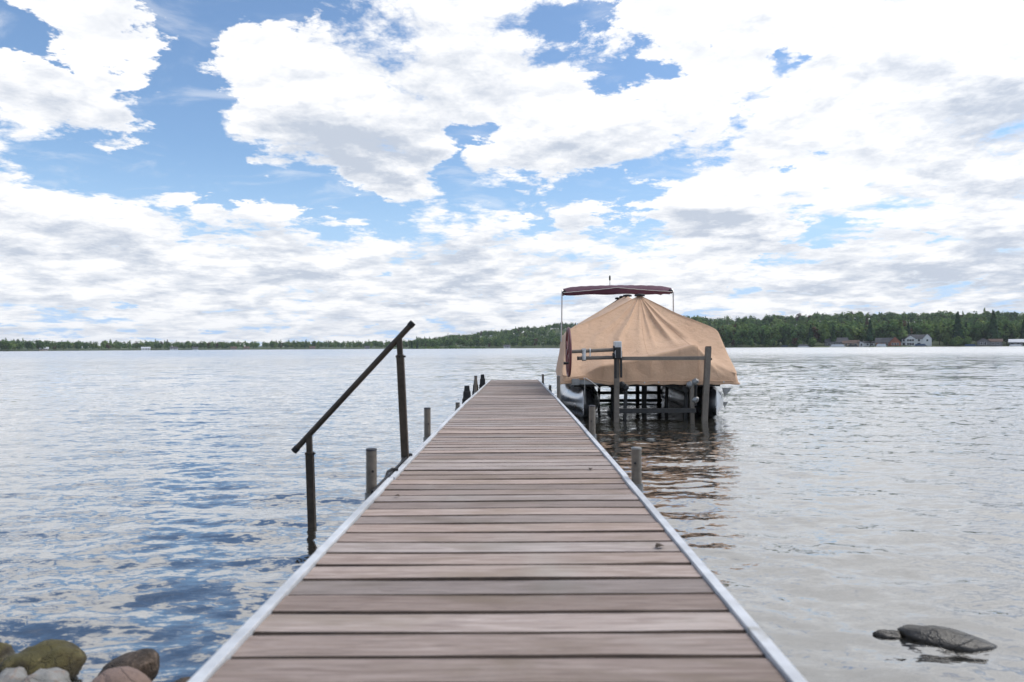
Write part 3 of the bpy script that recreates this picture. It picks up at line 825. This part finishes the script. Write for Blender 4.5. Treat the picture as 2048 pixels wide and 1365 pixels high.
# winch head
wb = MB().box(lv(1.585, 1.08, LY - .02), (.105, .17, .25)).build('winch_box', 'winch_white', lift, bevel=.012)
MB().box(lv(1.583, 1.03, LY - .115), (.075, .03, .17)).build('winch_front', 'lift_dark', wb, bevel=.004)
MB().box(lv(1.545, .86, LY - .055), (.035, .05, .42)).build('guide_plate', 'lift_dark', lift, bevel=.004)
MB().box(lv(1.632, .86, LY - .055), (.03, .05, .40)).build('guide_plate', 'lift_dark', lift, bevel=.004)
MB().tube([lv(.88, 1.052, LY - .06), lv(1.535, 1.078, LY - .05)], .027, 16).build('axle_tube', 'lift_grey', lift, True, 40)
MB().tube([lv(.985, .952, LY - .06), lv(1.535, .962, LY - .05)], .027, 16).build('support_tube', 'lift_grey', lift, True, 40)
MB().tube([lv(.975, .9517, LY - .06), lv(.992, .952, LY - .06)], .029, 16).build('tube_end', 'black', lift, True)
cb = MB().tube([lv(1.075, .93, LY - .09), lv(1.075, 1.075, LY - .09)], .026, 12).build('clamp', 'winch_white', lift, True, 40)
for z in (.953, 1.058):
    MB().tube([lv(1.045, z, LY - .06), lv(1.105, z + .002, LY - .06)], .042, 14).build('clamp_ring', 'alu_dull', cb, True, 40)
MB().tube([lv(1.16, 1.06, LY - .06), lv(1.175, 1.06, LY - .06)], .040, 14).build('ring', 'winch_white', lift, True)
MB().tube([lv(1.167, 1.03, LY - .085), lv(1.165, .98, LY - .09)], .010, 8).build('ring_tab', 'winch_white', lift, True)
for z, x in ((1.09, 1.515), (.985, 1.505)):
    MB().tube([lv(x, z, LY - .06), lv(x + .03, z, LY - .06)], .05, 16).build('hub_flange', 'lift_dark', lift, True, 40)
# the wheel, seen nearly edge-on
WR = .355
wc = Vector(lv(.845, 1.045, LY - .06))
pts = [wc + Vector((.0, math.cos(a) * WR, math.sin(a) * WR)) for a in np.linspace(0, 2 * math.pi, 49)]
wh = MB().tube(pts, .021, 10, cap=False).build('wheel', 'maroon_plastic', lift, True)
for i in range(4):
    a = i * math.pi / 2 + .5
    MB().bar(wc, wc + Vector((0, math.cos(a) * WR, math.sin(a) * WR)), .018, .03).build('spoke', 'maroon_plastic', wh, bevel=.003)
MB().tube([wc + Vector((-.03, 0, 0)), wc + Vector((.04, 0, 0))], .045, 16).build('hub', 'maroon_plastic', wh, True, 40)
kx = wc + Vector((0, -.20, -.16))
MB().tube([kx, kx + Vector((-.055, 0, 0)), kx + Vector((-.09, 0, 0))], [.014, .02, .024], 12).build('crank_knob', 'lift_dark', wh, True)
# frame under the boat; dark beams and legs carry its shade in their colour
MB().bar(lv(1.60, .158), lv(2.76, .158), .05, .07).build('lower_beam', 'lift_dark', lift, bevel=.004)
MB().bar(lv(2.735, bed_at(2.7, 11.1), 11.05), lv(2.735, .555, 11.05), .06, .07, (0, 1, 0)).build('inner_post', 'lift_grey', lift, bevel=.005)
YB = 14.6
for x in (1.62, 2.02, 2.52, 2.95):
    MB().bar(lv(x, bed_at(x, YB), YB), lv(x, .60, YB), .07, .07, (0, 1, 0)).build('rear_post', 'lift_dark', lift, bevel=.004)
for x in (1.36, 2.28):
    MB().bar(lv(x, bed_at(x, 12.6), 12.6), lv(x + .01, .56, 12.6), .075, .075, (0, 1, 0)).build('leg', 'lift_dark', lift, bevel=.004)
for z in (.20, .045):
    MB().bar(lv(1.3, z, YB - .06), lv(3.0, z, YB - .06), .05, .06).build('rear_beam', 'lift_dark', lift, bevel=.004)
for x in (1.72, 2.66):
    MB().bar(lv(x, .46, 11.1), lv(x + .18, .47, 16.2), .07, .09).build('bunk', 'lift_dark', lift, bevel=.006)
    for y in (11.2, 12.6, YB):
        MB().bar(lv(x + .0, -.2, y), lv(x + .05, .44, y + .1), .05, .05, (0, 1, 0)).build('bunk_arm', 'lift_dark', lift, bevel=.004)
for x, z in ((1.66, .53), (1.72, .49), (2.70, .53), (2.78, .57), (2.78, .30)):
    MB().tube([lv(x - .05, z, LY + .12), lv(x - .02, z, LY + .12), lv(x + .02, z + .02, LY + .12), lv(x + .05, z + .02, LY + .12)], [.03, .052, .052, .03], 14).build('roller', 'black' if x < 2 else 'alu_dull', lift, True, 40)
MB().tube([lv(2.78, .22, LY + .1), lv(2.80, .57, LY + .1)], .016, 8).build('cable', 'lift_dark', lift, True)

# ------------------------------------------------------------------ rocks by the bank
def rock(name, label, loc, size, rz, m, seed, rough=.10, tilt=(0, 0)):
    bm = bmesh.new(); bmesh.ops.create_icosphere(bm, subdivisions=4, radius=1)
    off = Vector((seed * 3.1, seed * 7.7, seed * 1.9))
    for v in bm.verts:
        n = v.co.normalized()
        dsp = 1 + rough * 2.2 * mnoise.noise(n * 1.1 + off) + rough * 1.0 * mnoise.noise(n * 2.6 + off) + rough * .45 * mnoise.noise(n * 6 + off) + rough * .22 * mnoise.noise(n * 14 + off)
        dsp -= rough * .5 * max(0, mnoise.noise(n * 1.9 - off) - .12)
        v.co = Vector((n.x * size[0], n.y * size[1], n.z * size[2])) * dsp
    me = bpy.data.meshes.new(name); bm.to_mesh(me); bm.free()
    me.materials.append(M[m]); me.polygons.foreach_set('use_smooth', [True] * len(me.polygons))
    o = link(name, me); o.location = loc; o.rotation_euler = (tilt[0], tilt[1], rz)
    return tag(o, label, 'rock')
rock('mossy_rock', 'olive-brown rounded boulder with green moss on top in the lower left', (-1.60, 2.47, .043), (.128, .10, .078), .1, 'rock_moss', 1)
rock('dark_rock', 'dark brown egg-shaped boulder at the water near the dock, left of its edge', (-1.27, 2.40, .055), (.102, .085, .062), .1, 'rock_brown', 2, .07, (0, -.30))
rock('pink_rock', 'smooth pinkish-brown boulder in front of the dark brown one', (-1.20, 2.22, .062), (.10, .085, .085), -.2, 'rock_pink', 3, .05, (0, .25))
rock('grey_rock', 'pale grey stone with rust stain at the bottom left corner', (-1.425, 2.21, .075), (.07, .07, .072), .4, 'rock_grey', 4, .14)
rock('grey_rock', 'pale grey angular stone cut by the left end of the bottom edge', (-1.545, 2.21, .07), (.07, .07, .068), -.4, 'rock_grey', 5, .2)
rock('dark_rock', 'small dark boulder cut by the left picture edge', (-1.845, 2.55, .028), (.072, .10, .055), 0, 'rock_moss', 6, .1)
rock('tan_rock', 'low tan stone at the bottom edge touching the dock edge', (-1.02, 2.21, .05), (.07, .07, .065), .2, 'rock_brown', 8, .12)
rock('dark_rock', 'small dark wet stone between the pale grey and pinkish stones', (-1.325, 2.19, .045), (.06, .06, .06), .2, 'rock_slate', 9, .12)
rock('half_sunk_rock', 'long grey rock lying half sunk in the water at lower right', (1.665, 2.78, -.014), (.18, .075, .043), -.32, 'rock_slate', 12, .08, (0, .12))
rock('half_sunk_rock', 'small dark stone breaking the water left of the long grey rock', (1.455, 2.83, -.010), (.055, .028, .022), -.1, 'rock_slate', 11, .2)
# pebbles of the bank and shallow bed
pv, pf = [], []
ico = bmesh.new(); bmesh.ops.create_icosphere(ico, subdivisions=2, radius=1)
iv = np.array([v.co[:] for v in ico.verts]); fi = np.array([[v.index for v in f.verts] for f in ico.faces]); ico.free()
for i in range(520):
    x = RNG.uniform(-4.2, 4.2); y = 1.3 + abs(RNG.normal(0, 1.5))
    z = float(ground_z(x, y)); s_ = RNG.uniform(.02, .07) * np.array([1.3, 1., .6]) * RNG.uniform(.7, 1.2, 3)
    a = RNG.uniform(0, 6.28); p = iv * (1 + .16 * np.sin(iv[:, [0]] * 2.3 + i) * np.cos(iv[:, [1]] * 2.9 + i * 2)) * s_
    p = np.stack([p[:, 0] * math.cos(a) - p[:, 1] * math.sin(a), p[:, 0] * math.sin(a) + p[:, 1] * math.cos(a), p[:, 2]], 1)
    pf.append(fi + len(iv) * i); pv.append(p + np.array([x, y, z + s_[2] * .3]))
tag(link('pebbles', np_mesh('pebbles', np.concatenate(pv), np.concatenate(pf), 'rock_grey')), 'small pebbles over the bank and the shallow lake bed', 'pebbles', kind='stuff')

# fallen leaves on the dock
def dry_leaf(x, y, s_, rz, label):
    z = dock_z(y) + .004
    b = MB(); v_ = []
    for i in range(7):
        t = i / 6; w_ = math.sin(t * math.pi) * .36 + .02
        v_ += [(t - .5, -w_, .10 * math.sin(t * 3) + .26 * w_), (t - .5, 0, .10 * math.sin(t * 3) + .02), (t - .5, w_, .10 * math.sin(t * 3) + .34 * w_)]
    b.add([(p[0] * s_, p[1] * s_, p[2] * s_) for p in v_], [f for i in range(6) for f in ((3 * i, 3 * i + 1, 3 * i + 4, 3 * i + 3), (3 * i + 1, 3 * i + 2, 3 * i + 5, 3 * i + 4))])
    o = b.build('dry_leaf', 'leaf_dry', None, True, 80, loc=(x, y, z)); o.rotation_euler = (0, 0, rz)
    o.modifiers.new('thick', 'SOLIDIFY').thickness = .002
    tag(o, label, 'leaf')
dry_leaf(.51, 2.53, .038, .5, 'curled brown leaf lying near the right edge of the dock')
dry_leaf(.445, 4.15, .03, 1.2, 'tiny brown leaf on the dock, farther out than the curled one')
dry_leaf(-.545, 3.42, .028, -.5, 'tiny brown speck of leaf near the left edge of the dock')

# ------------------------------------------------------------------ trees of the far shore
def crown_quads(kind, h, w, n, g):
    """leaf clumps of one tree: centres, normals, sizes, tone (unit: metres, base at z = 0)"""
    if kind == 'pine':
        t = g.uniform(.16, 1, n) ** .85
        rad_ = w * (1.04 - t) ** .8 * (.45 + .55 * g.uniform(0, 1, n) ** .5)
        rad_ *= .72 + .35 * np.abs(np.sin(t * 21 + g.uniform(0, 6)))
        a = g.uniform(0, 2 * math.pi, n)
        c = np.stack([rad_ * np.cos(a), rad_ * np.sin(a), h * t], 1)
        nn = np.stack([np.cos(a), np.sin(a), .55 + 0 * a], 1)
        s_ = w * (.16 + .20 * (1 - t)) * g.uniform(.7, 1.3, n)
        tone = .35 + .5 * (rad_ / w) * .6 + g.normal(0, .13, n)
    else:
        nl = 11
        lc = g.normal(0, 1, (nl, 3)); lc /= np.linalg.norm(lc, axis=1)[:, None]
        lc *= (.35 + .35 * g.uniform(0, 1, (nl, 1)))
        lr = g.uniform(.30, .52, nl); lt = g.normal(0, .12, nl)
        i = g.integers(0, nl, n)
        dn = g.normal(0, 1, (n, 3)); dn /= np.linalg.norm(dn, axis=1)[:, None]
        u = lc[i] + dn * (lr[i] * (.6 + .45 * g.uniform(0, 1, n)))[:, None]
        c = np.stack([u[:, 0] * w, u[:, 1] * w, h * (.58 + u[:, 2] * .46)], 1)
        c[:, 2] = np.maximum(c[:, 2], h * .10)
        nn = dn + u * .4 + np.array([0, 0, .25])
        s_ = w * g.uniform(.12, .25, n)
        tone = .48 + lt[i] + g.normal(0, .12, n)
    nn = nn + g.normal(0, .35, nn.shape); nn /= np.linalg.norm(nn, axis=1)[:, None]
    return c, nn, s_, np.clip(tone, 0, 1)
def quads_to_mesh(c, nn, s_, g):
    n = len(c); a = np.cross(nn, g.normal(0, 1, (n, 3))); a /= np.linalg.norm(a, axis=1)[:, None] + 1e-9
    b_ = np.cross(nn, a)
    el_ = g.uniform(.7, 1.25, (n, 4))
    v = np.stack([c + a * (s_ * el_[:, 0])[:, None], c + b_ * (s_ * el_[:, 1])[:, None], c - a * (s_ * el_[:, 2])[:, None], c - b_ * (s_ * el_[:, 3])[:, None]], 1)
    return v.reshape(-1, 3), np.arange(n * 4).reshape(-1, 4)
def tint_mesh(me, tint):
    at = me.attributes.new('tint', 'FLOAT_VECTOR', 'FACE'); at.data.foreach_set('vector', np.asarray(tint, np.float32).ravel())
def forest(name, label, trees, m, seed, dens=1.0):
    """trees: rows of (x, y, height, width, kind)"""
    g = np.random.default_rng(seed); V, F, T = [], [], []; o = 0
    for x, y, h, w, kd in trees:
        n = int((70 if kd == 'pine' else 95) * dens)
        c, nn, s_, tone = crown_quads(kd, h, w, n, g)
        v, f = quads_to_mesh(c, nn, s_, g)
        v += np.array([x, y, float(ground_z(x, y)) - .3])
        f = f + o; o += len(v)
        hue = g.uniform(0, 1) * .999; br = 1. if g.random() < .035 else g.uniform(0, .5)
        if kd == 'pine': hue = hue * .22
        V.append(v); F.append(f); T.append(np.stack([np.full(n, hue), tone, np.full(n, br)], 1))
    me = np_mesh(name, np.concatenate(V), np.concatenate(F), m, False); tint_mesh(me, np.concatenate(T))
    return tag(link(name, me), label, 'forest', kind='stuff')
def polar(azd, r): return r * math.sin(R(azd)), r * math.cos(R(azd))
def scatter(n, a0, a1, t0, t1, h0, h1, pine, seed, power=1.0):
    g = np.random.default_rng(seed); out = []
    for i in range(n):
        a = g.uniform(a0, a1); t = t0 + (t1 - t0) * g.uniform(0, 1) ** power
        x, y = polar(a, float(shore_r(a)) + t)
        kd = 'pine' if g.random() < pine else 'leafy'
        h = g.uniform(h0, h1) * (1.12 if kd == 'pine' else 1.)
        out.append((x, y, h, h * (g.uniform(.16, .22) if kd == 'pine' else g.uniform(.28, .42)), kd))
    return out
forest('forest', 'dense mixed wood covering the hill along the right-hand shore', scatter(330, 9, 46, 26, 60, 14, 20, .10, 1) + scatter(150, 9, 22.6, 2, 16, 2.5, 9, .0, 12) + scatter(40, 30.8, 32.2, 2, 14, 2.5, 8, .0, 13) + scatter(90, 36.8, 46, 2, 16, 3, 9, 0, 14) + scatter(24, 22.6, 36.8, 2, 5, 1.0, 2.0, 0, 15) + scatter(430, 9, 46, 60, 200, 15, 20, .07, 2) + scatter(560, 9, 46, 200, 470, 13, 17, .08, 3) + scatter(520, 9, 46, 440, 640, 11, 15, .06, 16), 'leaf', 21, 1.6)
forest('forest', 'lighter green wood climbing the slope behind the boat, left of its canopy', scatter(170, -7.6, 10, 5, 40, 8, 15, .06, 4) + scatter(520, -7.6, 10, 40, 430, 10, 14, .06, 5) + scatter(360, -7.6, 10, 420, 620, 9, 13, .05, 17), 'leaf', 22, 1.3)
forest('forest', 'low dark line of trees on the far left shore across the lake', scatter(460, -48, -6, 4, 40, 7, 12.5, .10, 6) + scatter(520, -48, -6, 40, 220, 9, 13.5, .10, 7), 'leaf', 23, 1.2)
forest('forest', 'nearer green shrubs and trees at the left end of the far shore', scatter(60, -46, -32.2, -14, 14, 8, 15, .1, 8), 'leaf', 24, 1.6)
# marshy point with low bushes
pt = []
g = np.random.default_rng(9)
for i in range(150):
    a = g.uniform(-9.4, -2.0); x, y = polar(a, float(shore_r(a)) - 60 + g.uniform(-14, 14)); h = g.uniform(2., 4.2) * (1 if a > -8.5 else .6) * (1 + .5 * (g.random() < .15))
    pt.append((x, y, h, h * .8, 'leafy'))
forest('bushes', 'low bushes and reeds on the marshy point in front of the hill', pt, 'leaf', 25, .6)

def tree_proto(kind, h, w, seed, n):
    g = np.random.default_rng(seed)
    c, nn, s_, tone = crown_quads(kind, h, w, n, g)
    if kind == 'tall_pine':
        pass
    v, f = quads_to_mesh(c, nn, s_, g)
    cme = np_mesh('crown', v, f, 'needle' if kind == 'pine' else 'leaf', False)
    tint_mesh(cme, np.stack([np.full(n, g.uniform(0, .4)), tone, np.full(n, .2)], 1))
    b = MB().tube([(0, 0, -1), (w * .03, 0, h * .3), (0, w * .04, h * .62), (0, 0, h * .93)], [h * .016, h * .013, h * .009, h * .003], 7)
    for i in range(5):
        a = g.uniform(0, 6.28); z = h * g.uniform(.35, .75)
        b.tube([(0, 0, z), (math.cos(a) * w * .3, math.sin(a) * w * .3, z + h * .06), (math.cos(a) * w * .6, math.sin(a) * w * .6, z + h * .10)], [h * .007, h * .005, h * .002], 5)
    return cme, b.mesh('trunk', 'bark', True)
PROTO = {'leafy': [tree_proto('leafy', 20, 6.6, 31 + i, 420) for i in range(4)], 'pine': [tree_proto('pine', 22, 4.0, 41 + i, 330) for i in range(3)]}
def tree(name, label, azd, t, kind, s_, group=None, sz=None, i=0, r=None):
    x, y = polar(azd, (float(shore_r(azd)) + t) if r is None else r)
    o = empty(name, (x, y, float(ground_z(x, y)) - .1), i * 1.7, label, 'tree', group)
    o.scale = (s_, s_, s_ * (sz or 1))
    cme, tme = PROTO[kind][i % len(PROTO[kind])]
    link('crown', cme, o); link('trunk', tme, o)
    return o
g = random.Random(77)
ORD = ['first', 'second', 'third', 'fourth', 'fifth', 'sixth', 'seventh', 'eighth', 'ninth', 'tenth', 'eleventh', 'twelfth', 'thirteenth', 'fourteenth', 'fifteenth', 'sixteenth', 'seventeenth', 'eighteenth', 'nineteenth', 'twentieth']
HOUSE_AZ = [(22.6, 31.0), (32.0, 36.5)]
n_l = n_p = 0
for i in range(27):
    a = 14.4 + i * .80 + g.uniform(-.15, .15)
    kd = 'pine' if i % 4 == 2 else 'leafy'
    behind = any(a0 < a < a1 for a0, a1 in HOUSE_AZ)
    if kd == 'pine': nm, lb = 'pine_tree', 'dark pine, %s from the left among the pines fronting the right-hand wood' % ORD[n_p]; n_p += 1
    else: nm, lb = 'broadleaf_tree', 'round green tree, %s from the left among those fronting the right-hand wood' % ORD[n_l]; n_l += 1
    tree(nm, lb, a, g.uniform(27, 34) if behind else g.uniform(9, 20), kd, g.uniform(.74, .98) * (.9 if kd == 'pine' else 1), 'front row of pines' if kd == 'pine' else 'front row of broadleaf trees', i=g.randrange(12))
for j, (a, t, s_, w_, lb) in enumerate(((33.6, 18, 1.15, 1.0, 'tall reddish-trunked pine near the right picture edge'), (31.6, 16, 1.1, 1.05, 'tall pine with bare trunk between the white house and the grey cottage'),
                          (26.3, 14, .95, 1.0, 'slender pine standing beside the brick house'), (23.9, 14, .80, 1., 'pine in front of the grey lodge'))):
    tree('pine_tree', lb, a, t, 'pine', s_, sz=w_, i=j)
tree('pine_tree', 'tall dark lone pine on the marshy point right of the handrail top', -7.85, 0, 'pine', .52, i=0, r=880)
tree('pine_tree', 'smaller dark pine right beside the lone pine on the marshy point', -7.45, 0, 'pine', .44, i=1, r=885)
tree('broadleaf_tree', 'pale green shrub-like tree at the waterline right of the boat', 18.3, 6, 'leafy', .30, i=2)

# ------------------------------------------------------------------ houses on the far shore
def face_cam(x, y): return -math.atan2(x, y)
def gable(b, w, dp, h, rh, axis='x', ov=.5, th=.25):
    """roof slabs over a box w x dp, eaves at h, ridge at h + rh along axis"""
    if axis == 'x':
        a = dp / 2 + ov; L = w / 2 + ov; e = h - rh * ov / (dp / 2)
        P = lambda x, y, z: (x, y, z)
    else:
        a = w / 2 + ov; L = dp / 2 + ov; e = h - rh * ov / (w / 2)
        P = lambda x, y, z: (y, x, z)
    vs = [P(-L, -a, e), P(L, -a, e), P(L, 0, h + rh), P(-L, 0, h + rh), P(-L, a, e), P(L, a, e)]
    vs += [(p[0], p[1], p[2] + th) for p in vs]
    return b.add(vs, [(0, 1, 2, 3), (3, 2, 5, 4), (6, 9, 8, 7), (9, 10, 11, 8), (0, 6, 7, 1), (4, 5, 11, 10), (1, 7, 8, 2), (2, 8, 11, 5), (0, 3, 9, 6), (3, 4, 10, 9)])
def body(b, w, dp, h, rh, axis='x'):
    b.box((0, 0, h / 2 - .5), (w, dp, h + 1))
    e = .02
    if axis == 'x':
        for s_ in (-1, 1): b.add([(s_ * (w / 2 - e), -dp / 2, h), (s_ * (w / 2 - e), dp / 2, h), (s_ * (w / 2 - e), 0, h + rh), (s_ * (w / 2 - .3), -dp / 2, h), (s_ * (w / 2 - .3), dp / 2, h), (s_ * (w / 2 - .3), 0, h + rh)], [(0, 1, 2), (5, 4, 3), (0, 3, 4, 1), (1, 4, 5, 2), (2, 5, 3, 0)])
    else:
        for s_ in (-1, 1): b.add([(-w / 2, s_ * (dp / 2 - e), h), (w / 2, s_ * (dp / 2 - e), h), (0, s_ * (dp / 2 - e), h + rh), (-w / 2, s_ * (dp / 2 - .3), h), (w / 2, s_ * (dp / 2 - .3), h), (0, s_ * (dp / 2 - .3), h + rh)], [(0, 1, 2), (5, 4, 3), (0, 3, 4, 1), (1, 4, 5, 2), (2, 5, 3, 0)])
    return b
def windows(root, rows, y, trim='h_white'):
    for x, z, w, h in rows:
        f = MB().box((x, y - .04, z), (w + .3, .12, h + .3)).build('window', trim, root)
        MB().box((x, y - .10, z), (w, .06, h)).build('pane', 'glass', f)
def house(name, label, azd, t, wm, rm, blocks, wins, yaw=0., r=None):
    x, y = polar(azd, (float(shore_r(azd)) + t) if r is None else r)
    o = empty(name, (x, y, max(.3, float(ground_z(x, y)))), face_cam(x, y) + yaw, label, 'house')
    for (ox, oy, w, dp, h, rh, ax) in blocks:
        b = body(MB(), w, dp, h, rh, ax); wl = b.build('wall', wm, o, loc=(ox, oy, 0))
        gable(MB(), w, dp, h, rh, ax).build('roof', rm, o, loc=(ox, oy, .02))
    front = min(oy - dp / 2 for (ox, oy, w, dp, h, rh, ax) in blocks)
    for grp in wins: windows(o, grp[1], grp[0])
    return o
h = house('lake_house', 'large white two-storey house with dark roof and gables on the right-hand shore', 29.1, 13, 'h_white', 'roof_grey',
          [(0, 0, 19, 9, 5.6, 3.0, 'x'), (-3.5, -4.2, 7, 4, 5.6, 2.6, 'y'), (8.0, -1, 6, 11, 5.8, 3.4, 'y'), (-13, -1, 7, 8, 2.8, 2.4, 'y')],
          [(-6.2, [(-5.2, 4.3, 1.3, 1.6), (-3.5, 4.3, 1.5, 1.6), (-1.8, 4.3, 1.3, 1.6), (-5.2, 1.4, 1.3, 1.7), (-3.5, 1.4, 1.5, 1.7), (-1.8, 1.4, 1.3, 1.7)]),
           (-4.5, [(2.3, 4.3, 1.4, 1.6), (-8.3, 4.3, 1.3, 1.5), (2.3, 1.4, 2.0, 1.8), (-8.2, 1.3, 1.5, 1.9)]), (-6.5, [(8, 4.2, 1.2, 1.5)]), (-5.0, [(-13, 1.3, 2.6, 2.0)])])
h = house('lake_house', 'red brick gabled house left of the white two-storey house', 27.45, 12, 'h_brick', 'roof_grey',
          [(-3, 1, 12, 8, 2.9, 3.4, 'x'), (4.5, -1.5, 8, 9, 3.0, 4.2, 'y')],
          [(-6.0, [(2.8, 1.5, 1.1, 1.6), (4.6, 1.5, 1.1, 1.6), (6.4, 1.5, 1.1, 1.6)]), (-3.0, [(-6.5, 1.4, 1.3, 1.4), (-3.5, 1.4, 1.3, 1.4), (-1.2, 1.3, 1.1, 1.9)])])
house('lake_house', 'low white cottage with grey roof left of the brick house', 25.95, 9, 'h_white', 'roof_grey',
      [(0, 0, 15, 7, 2.7, 1.1, 'x'), (-3.5, -3, 6, 4, 2.7, 1.4, 'y')], [(-5.0, [(-4.6, 1.2, 1.2, 1.8), (-2.6, 1.2, 1.1, 1.8)]), (-3.5, [(2, 1.5, 1.3, 1.3), (5.2, 1.5, 1.3, 1.3)])])
house('lake_house', 'brown-roofed low cottage between the grey lodge and the white cottage', 25.05, 10, 'h_tan', 'roof_brown',
      [(0, 0, 12, 8, 2.6, 2.2, 'x')], [(-4.0, [(-3.5, 1.3, 1.4, 1.4), (0, 1.2, 1.2, 1.8), (3.5, 1.3, 1.4, 1.4)])])
house('lake_house', 'grey lodge with wide dark roof half hidden by a pine', 24.1, 15, 'h_grey', 'roof_grey',
      [(0, 0, 17, 9, 3.4, 3.2, 'x')], [(-4.5, [(-5.5, 1.6, 1.5, 1.6), (-1.5, 1.6, 1.5, 1.6), (2.5, 1.5, 1.2, 2.), (6, 1.6, 1.5, 1.6)])])
house('lake_house', 'grey cottage under dark trees toward the right picture edge', 33.3, 12, 'h_grey', 'roof_brown',
      [(-3, 0, 8, 7, 3.0, 2.4, 'y'), (4.5, .5, 8, 7, 2.8, 1.8, 'x')], [(-3.5, [(-4.2, 1.5, 1.2, 1.4), (-1.8, 1.4, 1.2, 1.8)]), (-3.0, [(3, 1.4, 1.2, 1.3), (6, 1.4, 1.2, 1.3)])])
pv_ = house('pavilion', 'long white-roofed pavilion cut by the right picture edge', 35.4, 8, 'h_grey', 'roof_white',
      [(0, 0, 22, 8, 2.6, 2.0, 'x')], [(-4.0, [(x, 1.3, 2.2, 1.5) for x in (-9, -5.5, -2, 1.5, 5, 8.5)])])
SMALL = [(-32.85, 3.0, 'h_tan', 'roof_white', 9, 'small pale-roofed cottage near the left end of the far shore'),
         (-26.8, 4, 'h_white', 'roof_white', 11, 'long white cottage, second from the left on the far shore'),
         (-25.0, 6, 'h_white', 'roof_grey', 10, 'small white cottage right of the long white one on the far shore'),
         (-23.6, 5, 'h_white', 'roof_grey', 7, 'tiny white boathouse in the middle of the far left shore'),
         (-21.0, 8, 'h_tan', 'roof_brown', 8, 'brown-roofed cottage, left of the two brown ones on the far shore'),
         (-20.1, 8, 'h_tan', 'roof_brown', 8, 'brown-roofed cottage, right of the two brown ones on the far shore'),
         (-15.4, 8, 'h_tan', 'roof_brown', 8, 'brown-roofed cottage on the far shore nearest the handrail'),
         (-11.3, 8, 'h_grey', 'roof_grey', 7, 'small grey cottage on the far shore behind the handrail'),
         (-.4, 8, 'h_white', 'roof_grey', 8, 'small white cottage below the green slope left of the boat')]
for a, t, wm, rm, w_, lb in SMALL:
    house('cottage', lb, a, t - 4, wm, rm, [(0, 0, w_, 6, 2.4, 1.7, 'x')], [(-3.0, [(-w_ * .28, 1.3, 1.2, 1.2), (w_ * .05, 1.2, 1., 1.8), (w_ * .3, 1.3, 1.2, 1.2)])])

# boats and canopies moored at the far shore
def lake_boat(label, azd, t, w_, hullm, topm, hh=1.5):
    x, y = polar(azd, float(shore_r(azd)) + t)
    o = empty('moored_boat', (x, y, 0), face_cam(x, y), label, 'boat', 'boats moored along the right-hand shore')
    prof = [(-.5, .2), (-.46, .05), (.35, .0), (.5, .32), (.5, .42), (-.5, .40)]
    b = MB().loft([[(px_ * w_, y_, (pz_ + .12) * 1.6) for px_, pz_ in prof] for y_ in (-1.1, 1.1)]); b.build('hull', hullm, o)
    MB().loft([[(-.44 * w_, -1.1, .8), (.40 * w_, -1.1, .8), (.34 * w_, -.9, hh), (-.38 * w_, -.9, hh)], [(-.44 * w_, 1.1, .8), (.40 * w_, 1.1, .8), (.34 * w_, .9, hh), (-.38 * w_, .9, hh)]]).build('cover', topm, o)
lake_boat('small dark boat moored farthest left beside the big boat lift canopy', 20.6, -6, 6, 'h_grey', 'h_blue')
lake_boat('pale pontoon boat with grey canopy moored left of the grey lodge', 21.9, -5, 9, 'h_white', 'h_grey', 2.4)
lake_boat('long white pontoon boat moored below the grey lodge', 24.2, -5, 12, 'h_white', 'roof_white', 2.2)
lake_boat('dark covered boat moored below the brown-roofed cottage', 25.2, -6, 8, 'h_grey', 'lift_dark', 2.0)
lake_boat('white canopied boat moored in front of the brick house', 27.0, -6, 8, 'h_white', 'roof_white', 2.3)
lake_boat('dark canopied boat moored in front of the white two-storey house', 29.4, -5, 9, 'h_grey', 'h_blue', 2.2)
lake_boat('blue covered boat moored between two pines near the grey cottage', 32.3, -4, 8, 'h_blue', 'h_blue', 1.8)
lake_boat('pale low boat moored beside the white-roofed pavilion', 34.8, -5, 8, 'h_white', 'h_white', 1.3)

# ------------------------------------------------------------------ thin summer haze over the lake
m, q, out = mat('haze_air')
pv = q.new('ShaderNodeVolumePrincipled')
pv.inputs['Color'].default_value = (.86, .92, 1.0, 1)
pv.inputs['Density'].default_value = .00009
pv.inputs['Anisotropy'].default_value = .1
q.l.new(pv.outputs[0], out.inputs['Volume'])
M['haze'] = m
tag(MB().box((0, 0, 38), (7200, 7200, 86)).build('haze', 'haze'), 'thin pale summer haze over the lake', 'haze', kind='stuff')
